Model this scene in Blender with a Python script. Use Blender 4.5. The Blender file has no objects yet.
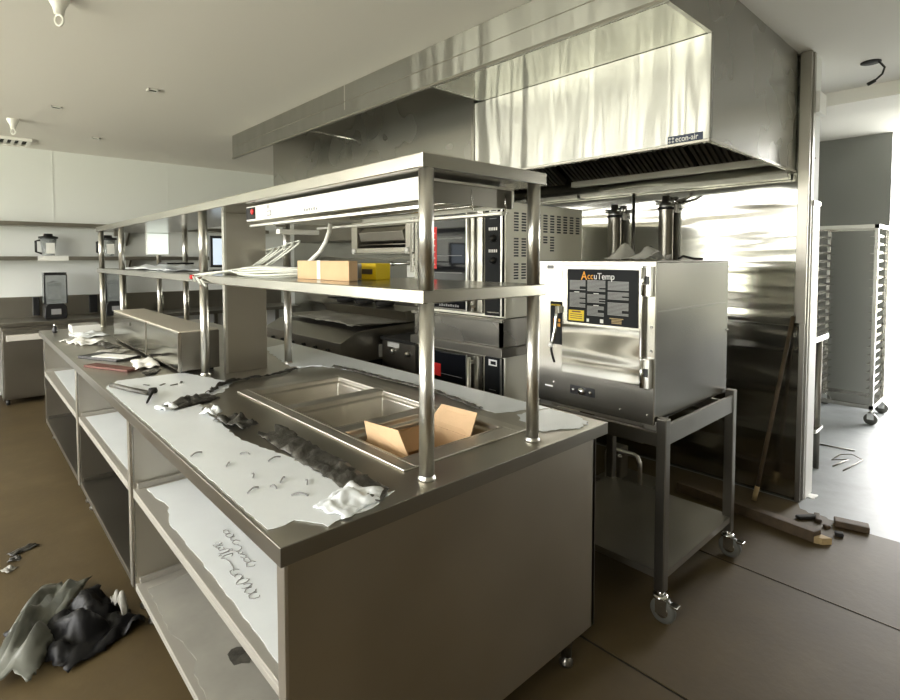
import bpy, bmesh, math, random
from mathutils import Vector, Matrix, noise
random.seed(7)
S = bpy.context.scene
COL = S.collection
G = 0.0035

# ------------------------------------------------------------------ materials
def nmat(name):
    m = bpy.data.materials.new(name); m.use_nodes = True
    nt = m.node_tree
    return m, nt, nt.nodes['Principled BSDF']

def L(nt, a, b): nt.links.new(a, b)

def noise_node(nt, scale=(1,1,1), s=5.0, detail=4, rough=.6):
    tc = nt.nodes.new('ShaderNodeTexCoord'); mp = nt.nodes.new('ShaderNodeMapping')
    mp.inputs['Scale'].default_value = scale
    n = nt.nodes.new('ShaderNodeTexNoise'); n.inputs['Scale'].default_value = s
    n.inputs['Detail'].default_value = detail; n.inputs['Roughness'].default_value = rough
    L(nt, tc.outputs['Object'], mp.inputs[0]); L(nt, mp.outputs[0], n.inputs['Vector'])
    return n

def ramp(nt, fac, stops):
    r = nt.nodes.new('ShaderNodeValToRGB'); L(nt, fac, r.inputs[0])
    e = r.color_ramp.elements
    while len(e) > len(stops): e.remove(e[-1])
    while len(e) < len(stops): e.new(.5)
    for q, (p, c) in zip(e, stops): q.position = p; q.color = (*c, 1) if len(c) == 3 else c
    return r

def plain(name, col, rough=.6, metal=0, spec=.5, var=0.0, vs=6, bump=0.0, bs=40, trans=0, alpha=1, coat=0):
    m, nt, b = nmat(name)
    b.inputs['Base Color'].default_value = (*col, 1)
    b.inputs['Roughness'].default_value = rough; b.inputs['Metallic'].default_value = metal
    b.inputs['Specular IOR Level'].default_value = spec
    b.inputs['Coat Weight'].default_value = coat
    if trans: b.inputs['Transmission Weight'].default_value = trans
    if alpha < 1: b.inputs['Alpha'].default_value = alpha
    if var:
        n = noise_node(nt, s=vs)
        r = ramp(nt, n.outputs[0], [(.3, tuple(c*(1-var) for c in col)), (.7, tuple(min(1, c*(1+var)) for c in col))])
        L(nt, r.outputs[0], b.inputs['Base Color'])
    if bump:
        n2 = noise_node(nt, s=bs); bp = nt.nodes.new('ShaderNodeBump')
        bp.inputs['Strength'].default_value = bump; bp.inputs['Distance'].default_value = .01
        L(nt, n2.outputs[0], bp.inputs['Height']); L(nt, bp.outputs[0], b.inputs['Normal'])
    return m

def steel(name, col=(.60,.585,.54), rough=.3, an=.6, rot=0.0, wav=None, brush=(1,1,60), smudge=.05):
    """brushed stainless steel; the grain follows the U or V direction of the box UVs"""
    m, nt, b = nmat(name)
    b.inputs['Metallic'].default_value = 1
    b.inputs['Base Color'].default_value = (*col, 1)
    n = noise_node(nt, scale=(1.3,1.3,1.3), s=2.2, detail=1.5)
    r = ramp(nt, n.outputs[0], [(.3, tuple(c*(1-smudge) for c in col)), (.7, tuple(min(1,c*(1+smudge)) for c in col))])
    L(nt, r.outputs[0], b.inputs['Base Color'])
    mr = nt.nodes.new('ShaderNodeMapRange'); L(nt, n.outputs[0], mr.inputs[0])
    mr.inputs[3].default_value = rough*.8; mr.inputs[4].default_value = rough*1.2
    L(nt, mr.outputs[0], b.inputs['Roughness'])
    if an:
        b.inputs['Anisotropic'].default_value = an
        b.inputs['Anisotropic Rotation'].default_value = rot
        t = nt.nodes.new('ShaderNodeTangent'); t.direction_type = 'UV_MAP'; t.uv_map = 'UVMap'
        L(nt, t.outputs[0], b.inputs['Tangent'])
    if wav:
        w = noise_node(nt, scale=wav[0], s=1.0, detail=wav[2] if len(wav) > 2 else 1, rough=.4)
        bp = nt.nodes.new('ShaderNodeBump'); bp.inputs['Strength'].default_value = 1.0
        bp.inputs['Distance'].default_value = wav[1]
        L(nt, w.outputs[0], bp.inputs['Height']); L(nt, bp.outputs[0], b.inputs['Normal'])
    return m

M = {}
M['steel'] = steel('brushed_steel', col=(.42,.405,.37), rough=.28, an=0)
M['steel_top'] = steel('worktop_steel', col=(.54,.51,.445), rough=.32, an=0, smudge=.15)
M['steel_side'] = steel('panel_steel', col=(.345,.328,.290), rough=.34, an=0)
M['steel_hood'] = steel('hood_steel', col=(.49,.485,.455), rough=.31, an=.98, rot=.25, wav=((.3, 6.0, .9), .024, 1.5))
M['steel_fascia'] = steel('fascia_steel', col=(.38,.375,.345), rough=.30, an=.98, rot=.25, wav=((.3, 5.0, .9), .020, 1.5), smudge=.01)
M['steel_soffit'] = steel('soffit_steel', col=(.50,.50,.455), rough=.12, an=0, wav=((2.0, 6.0, .9), .006, 1.5))
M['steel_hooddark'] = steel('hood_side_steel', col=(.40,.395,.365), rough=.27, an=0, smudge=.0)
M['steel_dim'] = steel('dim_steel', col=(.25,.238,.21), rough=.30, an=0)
M['steel_dimband'] = steel('banded_steel', col=(.30,.285,.255), rough=.22, an=.7, rot=0.0, wav=((.5,.5,3.5), .010, 1))
M['steel_cab'] = steel('cabinet_steel', col=(.53,.50,.44), rough=.34, an=0)
M['steel_wall'] = steel('wall_steel', col=(.43,.425,.38), rough=.14, an=.85, rot=0.0, wav=((.3,.6,4.5), .016, 2))
M['steel_post'] = steel('tube_steel', col=(.74,.73,.69), rough=.30, an=0)
M['steel_bright'] = steel('satin_steel', col=(.50,.485,.44), rough=.22, an=0)
M['steel_rim'] = steel('rim_steel', col=(.66,.63,.56), rough=.40, an=0)
M['pull'] = plain('pale_pull', (.75,.72,.65), .5, .2)
M['lid'] = plain('lid_steel', (.72,.67,.56), .45, .6)
M['film_dim'] = plain('dim_grey_film', (.13,.135,.115), .35)
M['tyre'] = plain('grey_tyre', (.10,.10,.085), .5)
M['steel_shelf'] = plain('shelf_steel', (.50,.48,.43), .5, .6)
M['steel_dark'] = steel('dull_steel', col=(.30,.28,.24), rough=.4, an=0)
M['chrome'] = plain('chrome', (.8,.8,.78), .12, 1)
M['white_metal'] = plain('white_enamel', (.86,.85,.80), .35, 0)
M['oven_side'] = plain('cream_glare', (.97,.95,.82), .3, 0)  # cream raised so the oven side's bright reflection sits in the colour
M['black'] = plain('black_plastic', (.012,.012,.013), .35)
M['blackm'] = plain('black_matte', (.015,.014,.012), .8)
M['glassdark'] = plain('dark_oven_glass', (.008,.009,.012), .06, coat=.5)
M['panel_black'] = plain('control_panel_black', (.010,.011,.012), .45, spec=.15)
M['red'] = plain('red_label', (.75,.03,.03), .4)
M['yellow'] = plain('yellow_label', (.85,.62,.0), .45)
M['orange'] = plain('orange_print', (.95,.42,.02), .5)
M['white'] = plain('white_print', (.85,.85,.82), .5)
M['greyp'] = plain('grey_print', (.27,.27,.27), .5)
M['blue'] = plain('navy_badge', (.008,.02,.06), .3)
M['card'] = plain('cardboard', (.62,.42,.24), .8, var=.08, bump=.1)
M['paper'] = plain('white_paper', (.82,.82,.78), .6)
M['film'] = plain('white_film', (.86,.90,.92), .28, var=.04, vs=3, bump=.08, bs=6)
M['film_grey'] = plain('grey_dusty_film', (.30,.29,.255), .5, var=.15, vs=4)
M['film_torn'] = plain('torn_grey_film', (.07,.066,.056), .35, var=.6, vs=18, bump=.6, bs=25)
M['film_dark'] = plain('dark_film', (.035,.033,.028), .3, var=.5, vs=15, bump=.5, bs=25)
M['plastic_bag'] = plain('clear_plastic', (.95,.95,.9), .25, alpha=.4, bump=.3, bs=8)
M['blackbag'] = plain('black_bag', (.005,.005,.006), .45, bump=.3, bs=12, spec=.3)
M['redbrown'] = plain('redbrown_cover', (.13,.045,.03), .6)
M['wallp'] = plain('white_wall_paint', (.79,.81,.79), .6, bump=.03, bs=120)
M['dimwall'] = plain('unseen_dark_wall', (.30,.28,.23), .7)  # darkened for the unseen walls, to keep steel reflections dim
M['greywall'] = plain('grey_wall_panel', (.25,.255,.24), .6)
M['ceil'] = plain('ceiling_paint', (.82,.795,.745), .8, bump=.08, bs=160)
M['rubber'] = plain('rubber', (.03,.03,.028), .6)
M['wood'] = plain('wood', (.085,.058,.032), .7, var=.35, vs=14)
M['woodlight'] = plain('cut_wood', (.45,.33,.16), .7, var=.2, vs=20)
M['cable'] = plain('white_cable', (.70,.71,.64), .5)
M['glass'] = plain('clear_jar', (.35,.38,.38), .08, trans=0, alpha=.38)
M['screen'] = plain('pale_screen', (.62,.70,.78), .2)

def floor_mats():
    m, nt, b = nmat('brown_board')
    n = noise_node(nt, s=1.6, detail=8, rough=.65)
    r = ramp(nt, n.outputs[0], [(.25, (.055,.036,.012)), (.55, (.080,.054,.019)), (.8, (.115,.082,.035))])
    L(nt, r.outputs[0], b.inputs['Base Color']); b.inputs['Roughness'].default_value = .62
    n2 = noise_node(nt, s=30, detail=5); bp = nt.nodes.new('ShaderNodeBump'); bp.inputs['Distance'].default_value = .004
    bp.inputs['Strength'].default_value = .2
    L(nt, n2.outputs[0], bp.inputs['Height']); L(nt, bp.outputs[0], b.inputs['Normal'])
    M['board'] = m
    m, nt, b = nmat('pale_concrete')
    n = noise_node(nt, s=1.3, detail=9, rough=.7)
    r = ramp(nt, n.outputs[0], [(.3, (.12,.125,.12)), (.5, (.20,.212,.212)), (.75, (.27,.29,.29))])
    L(nt, r.outputs[0], b.inputs['Base Color']); b.inputs['Roughness'].default_value = .5
    M['concrete'] = m
floor_mats()

for k_, st_ in (('screen', .22), ('screen_white', .24)):
    if k_ not in M: M[k_] = plain('glow_white_panel', (.8,.85,.8), .3)  # the white panel's glow is added to make it stand out
    b_ = M[k_].node_tree.nodes['Principled BSDF']; b_.inputs['Emission Color'].default_value = (.85,.93,.86,1) if 'white' in k_ else (.68,.80,.95,1)
    b_.inputs['Emission Strength'].default_value = st_
# ------------------------------------------------------------------ mesh builder
def world_origin(o):
    v = Vector((0,0,0))
    while o: v += o.location; o = o.parent
    return v

def basis(d):
    d = Vector(d).normalized()
    a = Vector((0,0,1)) if abs(d.z) < .9 else Vector((1,0,0))
    u = d.cross(a).normalized(); return u, d.cross(u).normalized()

class MB:
    def __init__(s, mx=None): s.v = []; s.f = []; s.sm = []; s.mx = mx
    def add(s, vs, fs, smooth=False):
        o = len(s.v)
        s.v += [(s.mx @ Vector(p)) if s.mx else Vector(p) for p in vs]
        s.f += [tuple(i+o for i in f) for f in fs]; s.sm += [smooth]*len(fs)
        return s
    def box(s, x0, x1, y0, y1, z0, z1):
        vs = [(x,y,z) for x in (x0,x1) for y in (y0,y1) for z in (z0,z1)]
        return s.add(vs, [(0,1,3,2),(4,6,7,5),(0,4,5,1),(2,3,7,6),(0,2,6,4),(1,5,7,3)])
    def cyl(s, a, b, r, r2=None, n=20):
        return s.tube([a, b], r, r2=r2, n=n)
    def tube(s, pts, r, r2=None, n=14, cap=True):
        pts = [Vector(p) for p in pts]; k = len(pts); vs = []; u = None
        for i, p in enumerate(pts):
            d = (pts[min(i+1,k-1)] - pts[max(i-1,0)]).normalized()
            if u is None: u, w = basis(d)
            else:
                u = (u - d*u.dot(d)).normalized(); w = d.cross(u)
            rr = r if r2 is None else r + (r2-r)*i/(k-1)
            vs += [p + (u*math.cos(2*math.pi*j/n) + w*math.sin(2*math.pi*j/n))*rr for j in range(n)]
        fs = [(i*n+j, i*n+(j+1)%n, (i+1)*n+(j+1)%n, (i+1)*n+j) for i in range(k-1) for j in range(n)]
        o = len(s.v); s.add(vs, fs, True)
        if cap:
            s.f += [tuple(o+j for j in range(n))[::-1], tuple(o+(k-1)*n+j for j in range(n))]; s.sm += [False, False]
        return s
    def lathe(s, c, prof, n=28, axis=(0,0,1)):
        u, w = basis(axis); ax = Vector(axis).normalized(); c = Vector(c); vs = []
        for r, h in prof:
            vs += [c + ax*h + (u*math.cos(2*math.pi*j/n) + w*math.sin(2*math.pi*j/n))*max(r,1e-4) for j in range(n)]
        k = len(prof)
        return s.add(vs, [(i*n+j, i*n+(j+1)%n, (i+1)*n+(j+1)%n, (i+1)*n+j) for i in range(k-1) for j in range(n)], True)
    def prism(s, pts, axis, a, b):
        """polygon in the plane across axis ('x': (y,z), 'y': (x,z), 'z': (x,y)) from a to b"""
        def P(p, t): return {'x': (t,p[0],p[1]), 'y': (p[0],t,p[1]), 'z': (p[0],p[1],t)}[axis]
        n = len(pts); vs = [P(p,a) for p in pts] + [P(p,b) for p in pts]
        fs = [tuple(range(n))[::-1], tuple(range(n,2*n))] + [(i,(i+1)%n,n+(i+1)%n,n+i) for i in range(n)]
        return s.add(vs, fs)
    def build(s, name, mat, parent=None, bevel=0, seg=2, solid=0):
        org = world_origin(parent) if parent else None
        if org is None:
            xs = [p.x for p in s.v]; ys = [p.y for p in s.v]
            org = Vector(((min(xs)+max(xs))/2, (min(ys)+max(ys))/2, min(p.z for p in s.v)))
        me = bpy.data.meshes.new(name)
        me.from_pydata([tuple(p-org) for p in s.v], [], s.f)
        me.polygons.foreach_set('use_smooth', s.sm)
        bm = bmesh.new(); bm.from_mesh(me); bmesh.ops.recalc_face_normals(bm, faces=bm.faces)
        uv = bm.loops.layers.uv.new('UVMap')
        for f in bm.faces:
            n = f.normal; a = max(range(3), key=lambda i: abs(n[i]))
            for l in f.loops:
                c = l.vert.co
                l[uv].uv = ((c.y,c.z),(c.x,c.z),(c.x,c.y))[a]
        bm.to_mesh(me); bm.free()
        me.materials.append(M[mat] if isinstance(mat, str) else mat)
        o = bpy.data.objects.new(name, me); COL.objects.link(o)
        if parent: o.parent = parent
        else: o.location = org
        if bevel:
            b = o.modifiers.new('bevel', 'BEVEL'); b.width = bevel; b.segments = seg; b.limit_method = 'ANGLE'; b.angle_limit = .7
        if solid:
            b = o.modifiers.new('solid', 'SOLIDIFY'); b.thickness = solid; b.offset = 1
        return o

def tag(o, label=None, cat=None, group=None, kind=None):
    if label: o['label'] = label
    if cat: o['category'] = cat
    if group: o['group'] = group
    if kind: o['kind'] = kind
    return o

def thing(name, label, cat, loc, group=None):
    o = bpy.data.objects.new(name, None); COL.objects.link(o); o.location = loc
    o.empty_display_size = .1
    return tag(o, label, cat, group)

def struct(o): o['kind'] = 'structure'; return o

def B(*a, mx=None): return MB(mx).box(*a)

def dup(root, loc, label=None):
    r = root.copy(); COL.objects.link(r); r.location = loc
    if label: r['label'] = label
    for ch in list(root.children):
        c = ch.copy(); COL.objects.link(c); c.parent = r
        for g in list(ch.children):
            d = g.copy(); COL.objects.link(d); d.parent = c
    return r

def text(body, size, pos, mat, parent, name='lettering', right=(0,-1,0), up=(0,0,1), ext=.0008, bold=0, sx=1.0):
    """flat raised lettering, its lower left corner at pos"""
    cu = bpy.data.curves.new(name, 'FONT'); cu.body = body; cu.size = size; cu.extrude = ext; cu.offset = bold
    tmp = bpy.data.objects.new(name, cu); COL.objects.link(tmp)
    dg = bpy.context.evaluated_depsgraph_get(); me = bpy.data.meshes.new_from_object(tmp.evaluated_get(dg))
    COL.objects.unlink(tmp); bpy.data.objects.remove(tmp)
    X = Vector(right).normalized(); Y = Vector(up).normalized(); Z = X.cross(Y)
    mx = Matrix((X*sx, Y, Z)).transposed().to_4x4(); mx.translation = Vector(pos) - world_origin(parent)
    me.transform(mx); me.materials.clear(); me.materials.append(M[mat])
    o = bpy.data.objects.new(name, me); COL.objects.link(o); o.parent = parent
    return o

def jag(pts, step=.03, amp=.008, seed=1):
    rnd = random.Random(seed); out = []
    n = len(pts)
    for i in range(n):
        a = Vector(pts[i][:2]); b = Vector(pts[(i+1)%n][:2]); am = pts[i][2] if len(pts[i]) > 2 else amp
        k = max(1, int((b-a).length/step)); d = (b-a).normalized() if (b-a).length else Vector((1,0)); nn = Vector((-d.y, d.x))
        for j in range(k):
            p = a + (b-a)*j/k
            q = 0 if am == 0 else rnd.uniform(-am, am)
            out.append(tuple(p + nn*q + d*q*.5))
    return out

def sheet(name, pts, z, th, mat, label, cat='plastic film', group=None, step=.03, amp=.008, seed=1, parent=None):
    p = jag(pts, step, amp, seed)
    o = MB().prism(p, 'z', z, z+th).build(name, mat, parent)
    m = o.modifiers.new('tri', 'TRIANGULATE')
    return tag(o, label, cat, group) if not parent else o

def crumple(name, c, size, h, mat, label=None, cat=None, ang=0, seed=0, n=18, fy=1.0, freq=7, th=.0015, parent=None, group=None, jagr=.25, smooth=True):
    """a crumpled or wrinkled sheet lying on z=c[2]"""
    m = MB(); vs = []; fs = []; sx, sy = size; ca, sa = math.cos(ang), math.sin(ang)
    rnd = random.Random(seed)
    ny = max(4, int(n*sy/max(sx,sy))) + 3; nx = max(4, int(n*sx/max(sx,sy))) + 3
    for i in range(nx):
        for j in range(ny):
            u = i/(nx-1)-.5; v = j/(ny-1)-.5
            e = 1 - jagr*noise.noise(Vector((math.atan2(v,u)*1.4, seed*3.1, .5)))
            x = u*sx*e; y = v*sy*e
            if i in (0,nx-1) or j in (0,ny-1): x += rnd.uniform(-1,1)*sx*.03; y += rnd.uniform(-1,1)*sy*.03
            q = Vector((x*freq*1.0+seed*5, y*freq*fy+seed*2, seed))
            z = abs(noise.noise(q))*1.4 + .5*abs(noise.noise(q*2.3)) 
            edge = min(1, 4*(.5-abs(u)))*min(1, 4*(.5-abs(v)))
            z = h*min(1.0, z*(.45+.55*edge))
            vs.append((c[0]+x*ca-y*sa, c[1]+x*sa+y*ca, c[2]+z))
    for i in range(nx-1):
        for j in range(ny-1):
            fs.append((i*ny+j, (i+1)*ny+j, (i+1)*ny+j+1, i*ny+j+1))
    m.add(vs, fs, smooth)
    o = m.build(name, mat, parent, solid=th)
    return tag(o, label, cat, group) if label else o

# ------------------------------------------------------------------ setting
CZ = 2.78
struct(B(-3.3, 9.2, -2.7, 7.85, -.12, 0).build('floor', 'concrete'))
struct(B(-3.3, 6.9, -2.7, 7.85, CZ, CZ+.12).build('ceiling', 'ceil'))
struct(B(-3.3, 6.9, 7.75, 7.9, 0, CZ).build('wall_back', 'wallp'))
nx_ = (6.25, 6.8); nz_ = (.9, 2.4)
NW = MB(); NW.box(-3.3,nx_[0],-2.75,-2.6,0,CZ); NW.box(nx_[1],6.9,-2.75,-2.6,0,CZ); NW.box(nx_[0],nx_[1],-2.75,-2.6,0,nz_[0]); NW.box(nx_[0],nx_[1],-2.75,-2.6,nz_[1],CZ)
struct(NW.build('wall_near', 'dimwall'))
# left wall out of view; window piers spaced to stripe the steel's reflections
LW = MB(); wy = [(-.4,.5),(.95,1.85),(2.3,3.2),(3.7,4.6),(5.0,5.9),(6.3,7.2)]; wz = (.85, 2.62)
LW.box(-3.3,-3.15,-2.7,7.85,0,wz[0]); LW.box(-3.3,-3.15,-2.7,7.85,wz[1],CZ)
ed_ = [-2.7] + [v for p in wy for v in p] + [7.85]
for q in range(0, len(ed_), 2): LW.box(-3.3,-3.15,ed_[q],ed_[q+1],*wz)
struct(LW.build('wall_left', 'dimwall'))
for i, (a, b) in enumerate(wy):
    f = MB()
    for y in (a, (a+b)/2-.03, b-.06): f.box(-3.24,-3.19,y,y+.06,wz[0],wz[1])
    f.box(-3.24,-3.19,a,b,wz[0],wz[0]+.06); f.box(-3.24,-3.19,a,b,wz[1]-.06,wz[1])
    for zz in (1.42,2.02): f.box(-3.24,-3.19,a,b,zz,zz+.11)  # thick transoms added to band the reflections in the steel wall
    struct(f.build('window_%d' % (i+1), 'white_metal'))
# far wall of the side room, and its daylight opening, narrowed to dim reflections
FW = MB(); FW.box(6.85,7.0,.96,7.85,0,CZ); FW.box(6.85,7.0,-2.7,.25,0,CZ)
struct(FW.build('wall_far', 'greywall'))

struct(B(2.05,2.062,7.747,7.7505,1.95,CZ).build('trim_8', 'wallp'))
struct(B(.82,.832,7.747,7.7505,1.95,CZ).build('trim_9', 'wallp'))
# partition behind the cooking line
struct(B(3.86,4.05,.93,7.75,0,CZ).build('wall_partition', 'wallp'))
struct(B(3.835,3.86,.93,7.75,0,CZ).build('wall_steel', 'steel_wall'))
struct(B(3.862,3.90,.922,.9298,.0,CZ-.002).build('trim_10','steel_side'))
struct(B(3.822,3.836,.93,7.6,.0,1.105).build('trim_2', 'steel_wall', bevel=.003))
struct(B(3.815,3.8345,.926,.985,1.12,CZ-.002).build('trim_3', 'steel_side', bevel=.003))
struct(B(3.812,3.821,.926,.955,.0,1.12).build('trim_4', 'steel_side', bevel=.002))
struct(B(4.9,5.35,-2.6,7.75,2.68,CZ).build('trim_5', 'ceil'))
# soffit stripe of light steel on the wall under the hood
struct(B(6.7,14.0,-8,10,-.14,-.121).build('ground', 'concrete'))

# ------------------------------------------------------------------ floor protection boards
def fboard(pts, label, seed):
    sheet('floor_protection_board', pts, 0.0013, .003, 'board', label, 'floor board', seed=seed)
struct(B(1.76,1.83,-2.5,7.7,.0001,.0012).build('seam_shade_1','blackm'))  # added black strip stands for the shade in the board gap
struct(B(2.72,2.83,-2.5,7.7,.0001,.0012).build('seam_shade_2','blackm'))  # same added strip, shade of the second board gap
fboard([(-3.1,-2.5,0),(1.80,-2.5,0),(1.775,7.7,0),(-3.1,7.7,0)], 'brown floor protection board lying under the steel counter and along its left side', 1)
fboard([(1.812,-2.5,0),(2.735,-2.5,0),(2.80,2.0,0),(2.80,7.7,0),(1.787,7.7,0)], 'brown floor protection board strip under the wheeled steamer stand', 2)
fboard([(2.745,-2.5,0),(3.62,-2.5,.012),(3.66,.55,.02),(3.72,.90,0),(3.80,.93,0),(3.80,7.7,0),(2.812,7.7,0),(2.812,2.0,0)], 'brown floor protection board with ragged edge where the pale concrete begins', 3)

# ------------------------------------------------------------------ counter
wt = thing('worktop', 'long brushed steel worktop with a food well cut-out, half covered in torn white film', 'worktop', (1.1,3.3,.874))
w = MB()
x0,x1,y0,y1 = .48,1.75,1.045,5.65; hx0,hx1,hy0,hy1 = .925,1.435,1.225,2.395
w.box(x0,hx0,y0,y1,.876,.914); w.box(hx1,x1,y0,y1,.876,.914); w.box(hx0,hx1,y0,hy0,.876,.914); w.box(hx0,hx1,hy1,y1,.876,.914)
bm_w = w.build('top_plate', 'steel_top', wt)
e = MB()
e.box(x0-.004,x0,y0-.004,y1,.872,.9155); e.box(x0-.004,x1+.004,y0-.004,y0,.872,.9155); e.box(x1,x1+.004,y0-.004,y1,.872,.9155); e.box(x0-.004,x1+.004,y1,y1+.004,.872,.9155)
e.build('edge_flange', 'steel_side', wt, bevel=.0018)

bays = [(1.07,2.495),(2.51,3.865),(3.88,5.60)]
blab = ['open steel cabinet under the near worktop end, handwriting on its white shelf film',
        'open steel cabinet in the middle under the worktop',
        'open steel cabinet at the far end under the worktop']
for i, (a, b) in enumerate(bays):
    t = thing('open_cabinet', blab[i], 'cabinet', (1.1,(a+b)/2,G), 'open cabinets under the worktop')
    t['group'] = 'open cabinets under the worktop'
    for q in ((a, a+.018), (b-.018, b)):
        MB().box(.505,1.72,q[0],q[1],.145,.872).build('side_panel', 'steel_cab', t, bevel=.0015)
    MB().box(.496,.505,a-.001,a+.036,.14,.872).build('front_stile', 'steel_rim', t, bevel=.002)
    MB().box(.498,.505,b-.018,b+.001,.14,.872).build('front_stile', 'steel_bright', t, bevel=.002)
    MB().box(1.70,1.722,a,b,.145,.872).build('back_panel', 'steel_cab', t, bevel=.0015)
    m = MB().box(.500,1.70,a+.018,b-.018,.556,.57); m.box(.500,.515,a+.026,b-.02,.535,.556); m.box(.515,1.70,b-.034,b-.018,.57,.592)
    m.build('shelf', 'steel_shelf', t, bevel=.0015)
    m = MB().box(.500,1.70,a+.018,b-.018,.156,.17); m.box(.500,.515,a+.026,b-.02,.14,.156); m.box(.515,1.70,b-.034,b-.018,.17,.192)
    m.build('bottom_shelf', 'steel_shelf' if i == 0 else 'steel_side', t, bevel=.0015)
    for lx in (.56, 1.63):
        for ly in (a+.06, b-.06):
            m = MB().cyl((lx,ly,.04),(lx,ly,.158),.021); m.lathe((lx,ly,G),[(0,0),(.024,0),(.026,.012),(.018,.022),(.014,.04),(0,.04)])
            m.build('leg', 'steel_dim', t)

# film on the shelves
f1 = sheet('shelf_film', [(.545,2.44,.006),(.56,2.2,.006),(.528,2.05,.003),(.532,1.6,.003),(.522,1.10,0),(1.66,1.10,0),(1.66,2.44,0)], .5705, .0012, 'film',
      'white protective film with handwriting on the shelf of the nearest cabinet', seed=4)
sheet('shelf_film', [(.53,3.81,0),(.53,2.56,0),(1.66,2.56,0),(1.66,3.81,0)], .5705, .0012, 'film', 'white protective film on the shelf of the middle cabinet', seed=5)
sheet('shelf_film', [(.56,5.55,0),(.54,3.95,0),(1.66,3.95,0),(1.66,5.55,0)], .5705, .0012, 'film', 'pale protective film on the shelf of the farthest cabinet', seed=6)
sheet('shelf_film', [(.53,2.40,.006),(.525,2.05,.003),(.545,1.95,.006),(.545,1.86,.006),(.522,1.80,.003),(.52,1.10,0),(1.66,1.10,0),(1.66,2.42,0)], .1705, .0012, 'film_grey',
      'dusty grey film with holes on the bottom shelf of the nearest cabinet', seed=7)
for k, (sx, sy, sr) in enumerate([(.66,1.78,.05),(.60,1.55,.03)]):
    pts = [(sx+sr*math.cos(q)*random.uniform(.6,1), sy+1.3*sr*math.sin(q)*random.uniform(.6,1)) for q in [j*.63 for j in range(10)]]
    sheet('dirt_patch', pts, .1722, .0008, 'film_torn', ['dark ragged tear in the grey film on the bottom shelf','small dark tear in grey film, the nearer one on the bottom shelf'][k], 'tear', seed=k+20, amp=.004)
# handwriting: strokes of faded marker
def scribble(word_pts, parent):
    m = MB()
    for pl in word_pts: m.tube([(p[0], p[1], .5722) for p in pl], .0013, n=5)
    m.build('handwriting', 'greyp', parent)
rs = random.Random(11); strokes = []
for (cx, cy, n, dy, amp) in [(.603,1.80,6,-.019,.020),(.585,1.60,6,-.030,.022),(.655,1.86,4,-.030,.012),(.640,1.73,5,-.030,.015)]:
    for k in range(n):
        by = cy + k*dy; q = []
        a0 = rs.uniform(0,6.28); dirn = rs.choice((-1,1)); rx = amp*rs.uniform(.5,1); ry = abs(dy)*rs.uniform(.35,.65)
        for j in range(8):
            t_ = a0 + dirn*j*rs.uniform(.6,.85)
            q.append((cx + rx*math.cos(t_) + rs.uniform(-.003,.003), by + ry*math.sin(t_)))
        strokes.append(q)
strokes.append([(.590,1.70),(.596,1.67),(.592,1.63),(.586,1.61)])
scribble(strokes, f1)

# hot food wells, dropped into the top
hw = thing('food_well_unit', 'drop-in steel unit of three rectangular food wells set into the worktop', 'food well', (1.18,1.81,.72))
r = MB(); ox0,ox1,oy0,oy1 = .912,1.46,1.185,2.42; wx0,wx1 = .955,1.415
ws = [(1.255,1.60),(1.645,1.99),(2.035,2.375)]
ys = [oy0] + [v for p in ws for v in p] + [oy1]
r.box(ox0,wx0,oy0,oy1,.9145,.921); r.box(wx1,ox1,oy0,oy1,.9145,.921)
for k in range(0, len(ys), 2): r.box(wx0,wx1,ys[k],ys[k+1],.9145,.921)
r.build('rim', 'steel_rim', hw, bevel=.003)
for a, b in ws:
    d = MB(); zb = .73; tx0,tx1,ta,tb = wx0+.015, wx1-.015, a+.012, b-.012
    top = [(wx0,a),(wx1,a),(wx1,b),(wx0,b)]
    vs = [(p[0],p[1],.9215) for p in top]
    i1 = .012
    vs += [(wx0+i1,a+i1,.9215),(wx1-i1,a+i1,.9215),(wx1-i1,b-i1,.9215),(wx0+i1,b-i1,.9215)]
    vs += [(wx0+i1,a+i1,.900),(wx1-i1,a+i1,.900),(wx1-i1,b-i1,.900),(wx0+i1,b-i1,.900)]
    i2 = .022
    vs += [(wx0+i2,a+i2,.896),(wx1-i2,a+i2,.896),(wx1-i2,b-i2,.896),(wx0+i2,b-i2,.896)]
    i3 = .036
    vs += [(wx0+i3,a+i3,zb),(wx1-i3,a+i3,zb),(wx1-i3,b-i3,zb),(wx0+i3,b-i3,zb)]
    fs = []
    for ring in range(4):
        for j in range(4): fs.append((ring*4+j, ring*4+(j+1)%4, ring*4+4+(j+1)%4, ring*4+4+j))
    fs.append((16,17,18,19))
    d.add(vs, fs); o = d.build('well', 'steel_rim', hw, bevel=.006, seg=3)
    sol = o.modifiers.new('solid','SOLIDIFY'); sol.thickness = .0015; sol.offset = -1

# open carton inside the nearest well
ct = thing('open_carton', 'open brown cardboard carton with flaps up, sitting in the nearest food well', 'carton', (1.17,1.42,.733))
c = MB(); cx0,cx1,cy0,cy1,cz0,cz1 = 1.02,1.30,1.30,1.54,.734,.895
c.box(cx0,cx1,cy0,cy1,cz0,cz0+.004)
c.box(cx0,cx0+.004,cy0,cy1,cz0,cz1); c.box(cx1-.004,cx1,cy0,cy1,cz0,cz1); c.box(cx0,cx1,cy0,cy0+.004,cz0,cz1); c.box(cx0,cx1,cy1-.004,cy1,cz0,cz1)
c.build('body', 'card', ct)
def flap(p, th=.003):
    m = MB(); p = [Vector(q) for q in p]; n = (p[1]-p[0]).cross(p[2]-p[0]).normalized()*th
    m.add([*p, *[q+n for q in p]], [(0,1,2,3),(7,6,5,4),(0,4,5,1),(1,5,6,2),(2,6,7,3),(3,7,4,0)])
    m.build('flap', 'card', ct)
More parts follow.
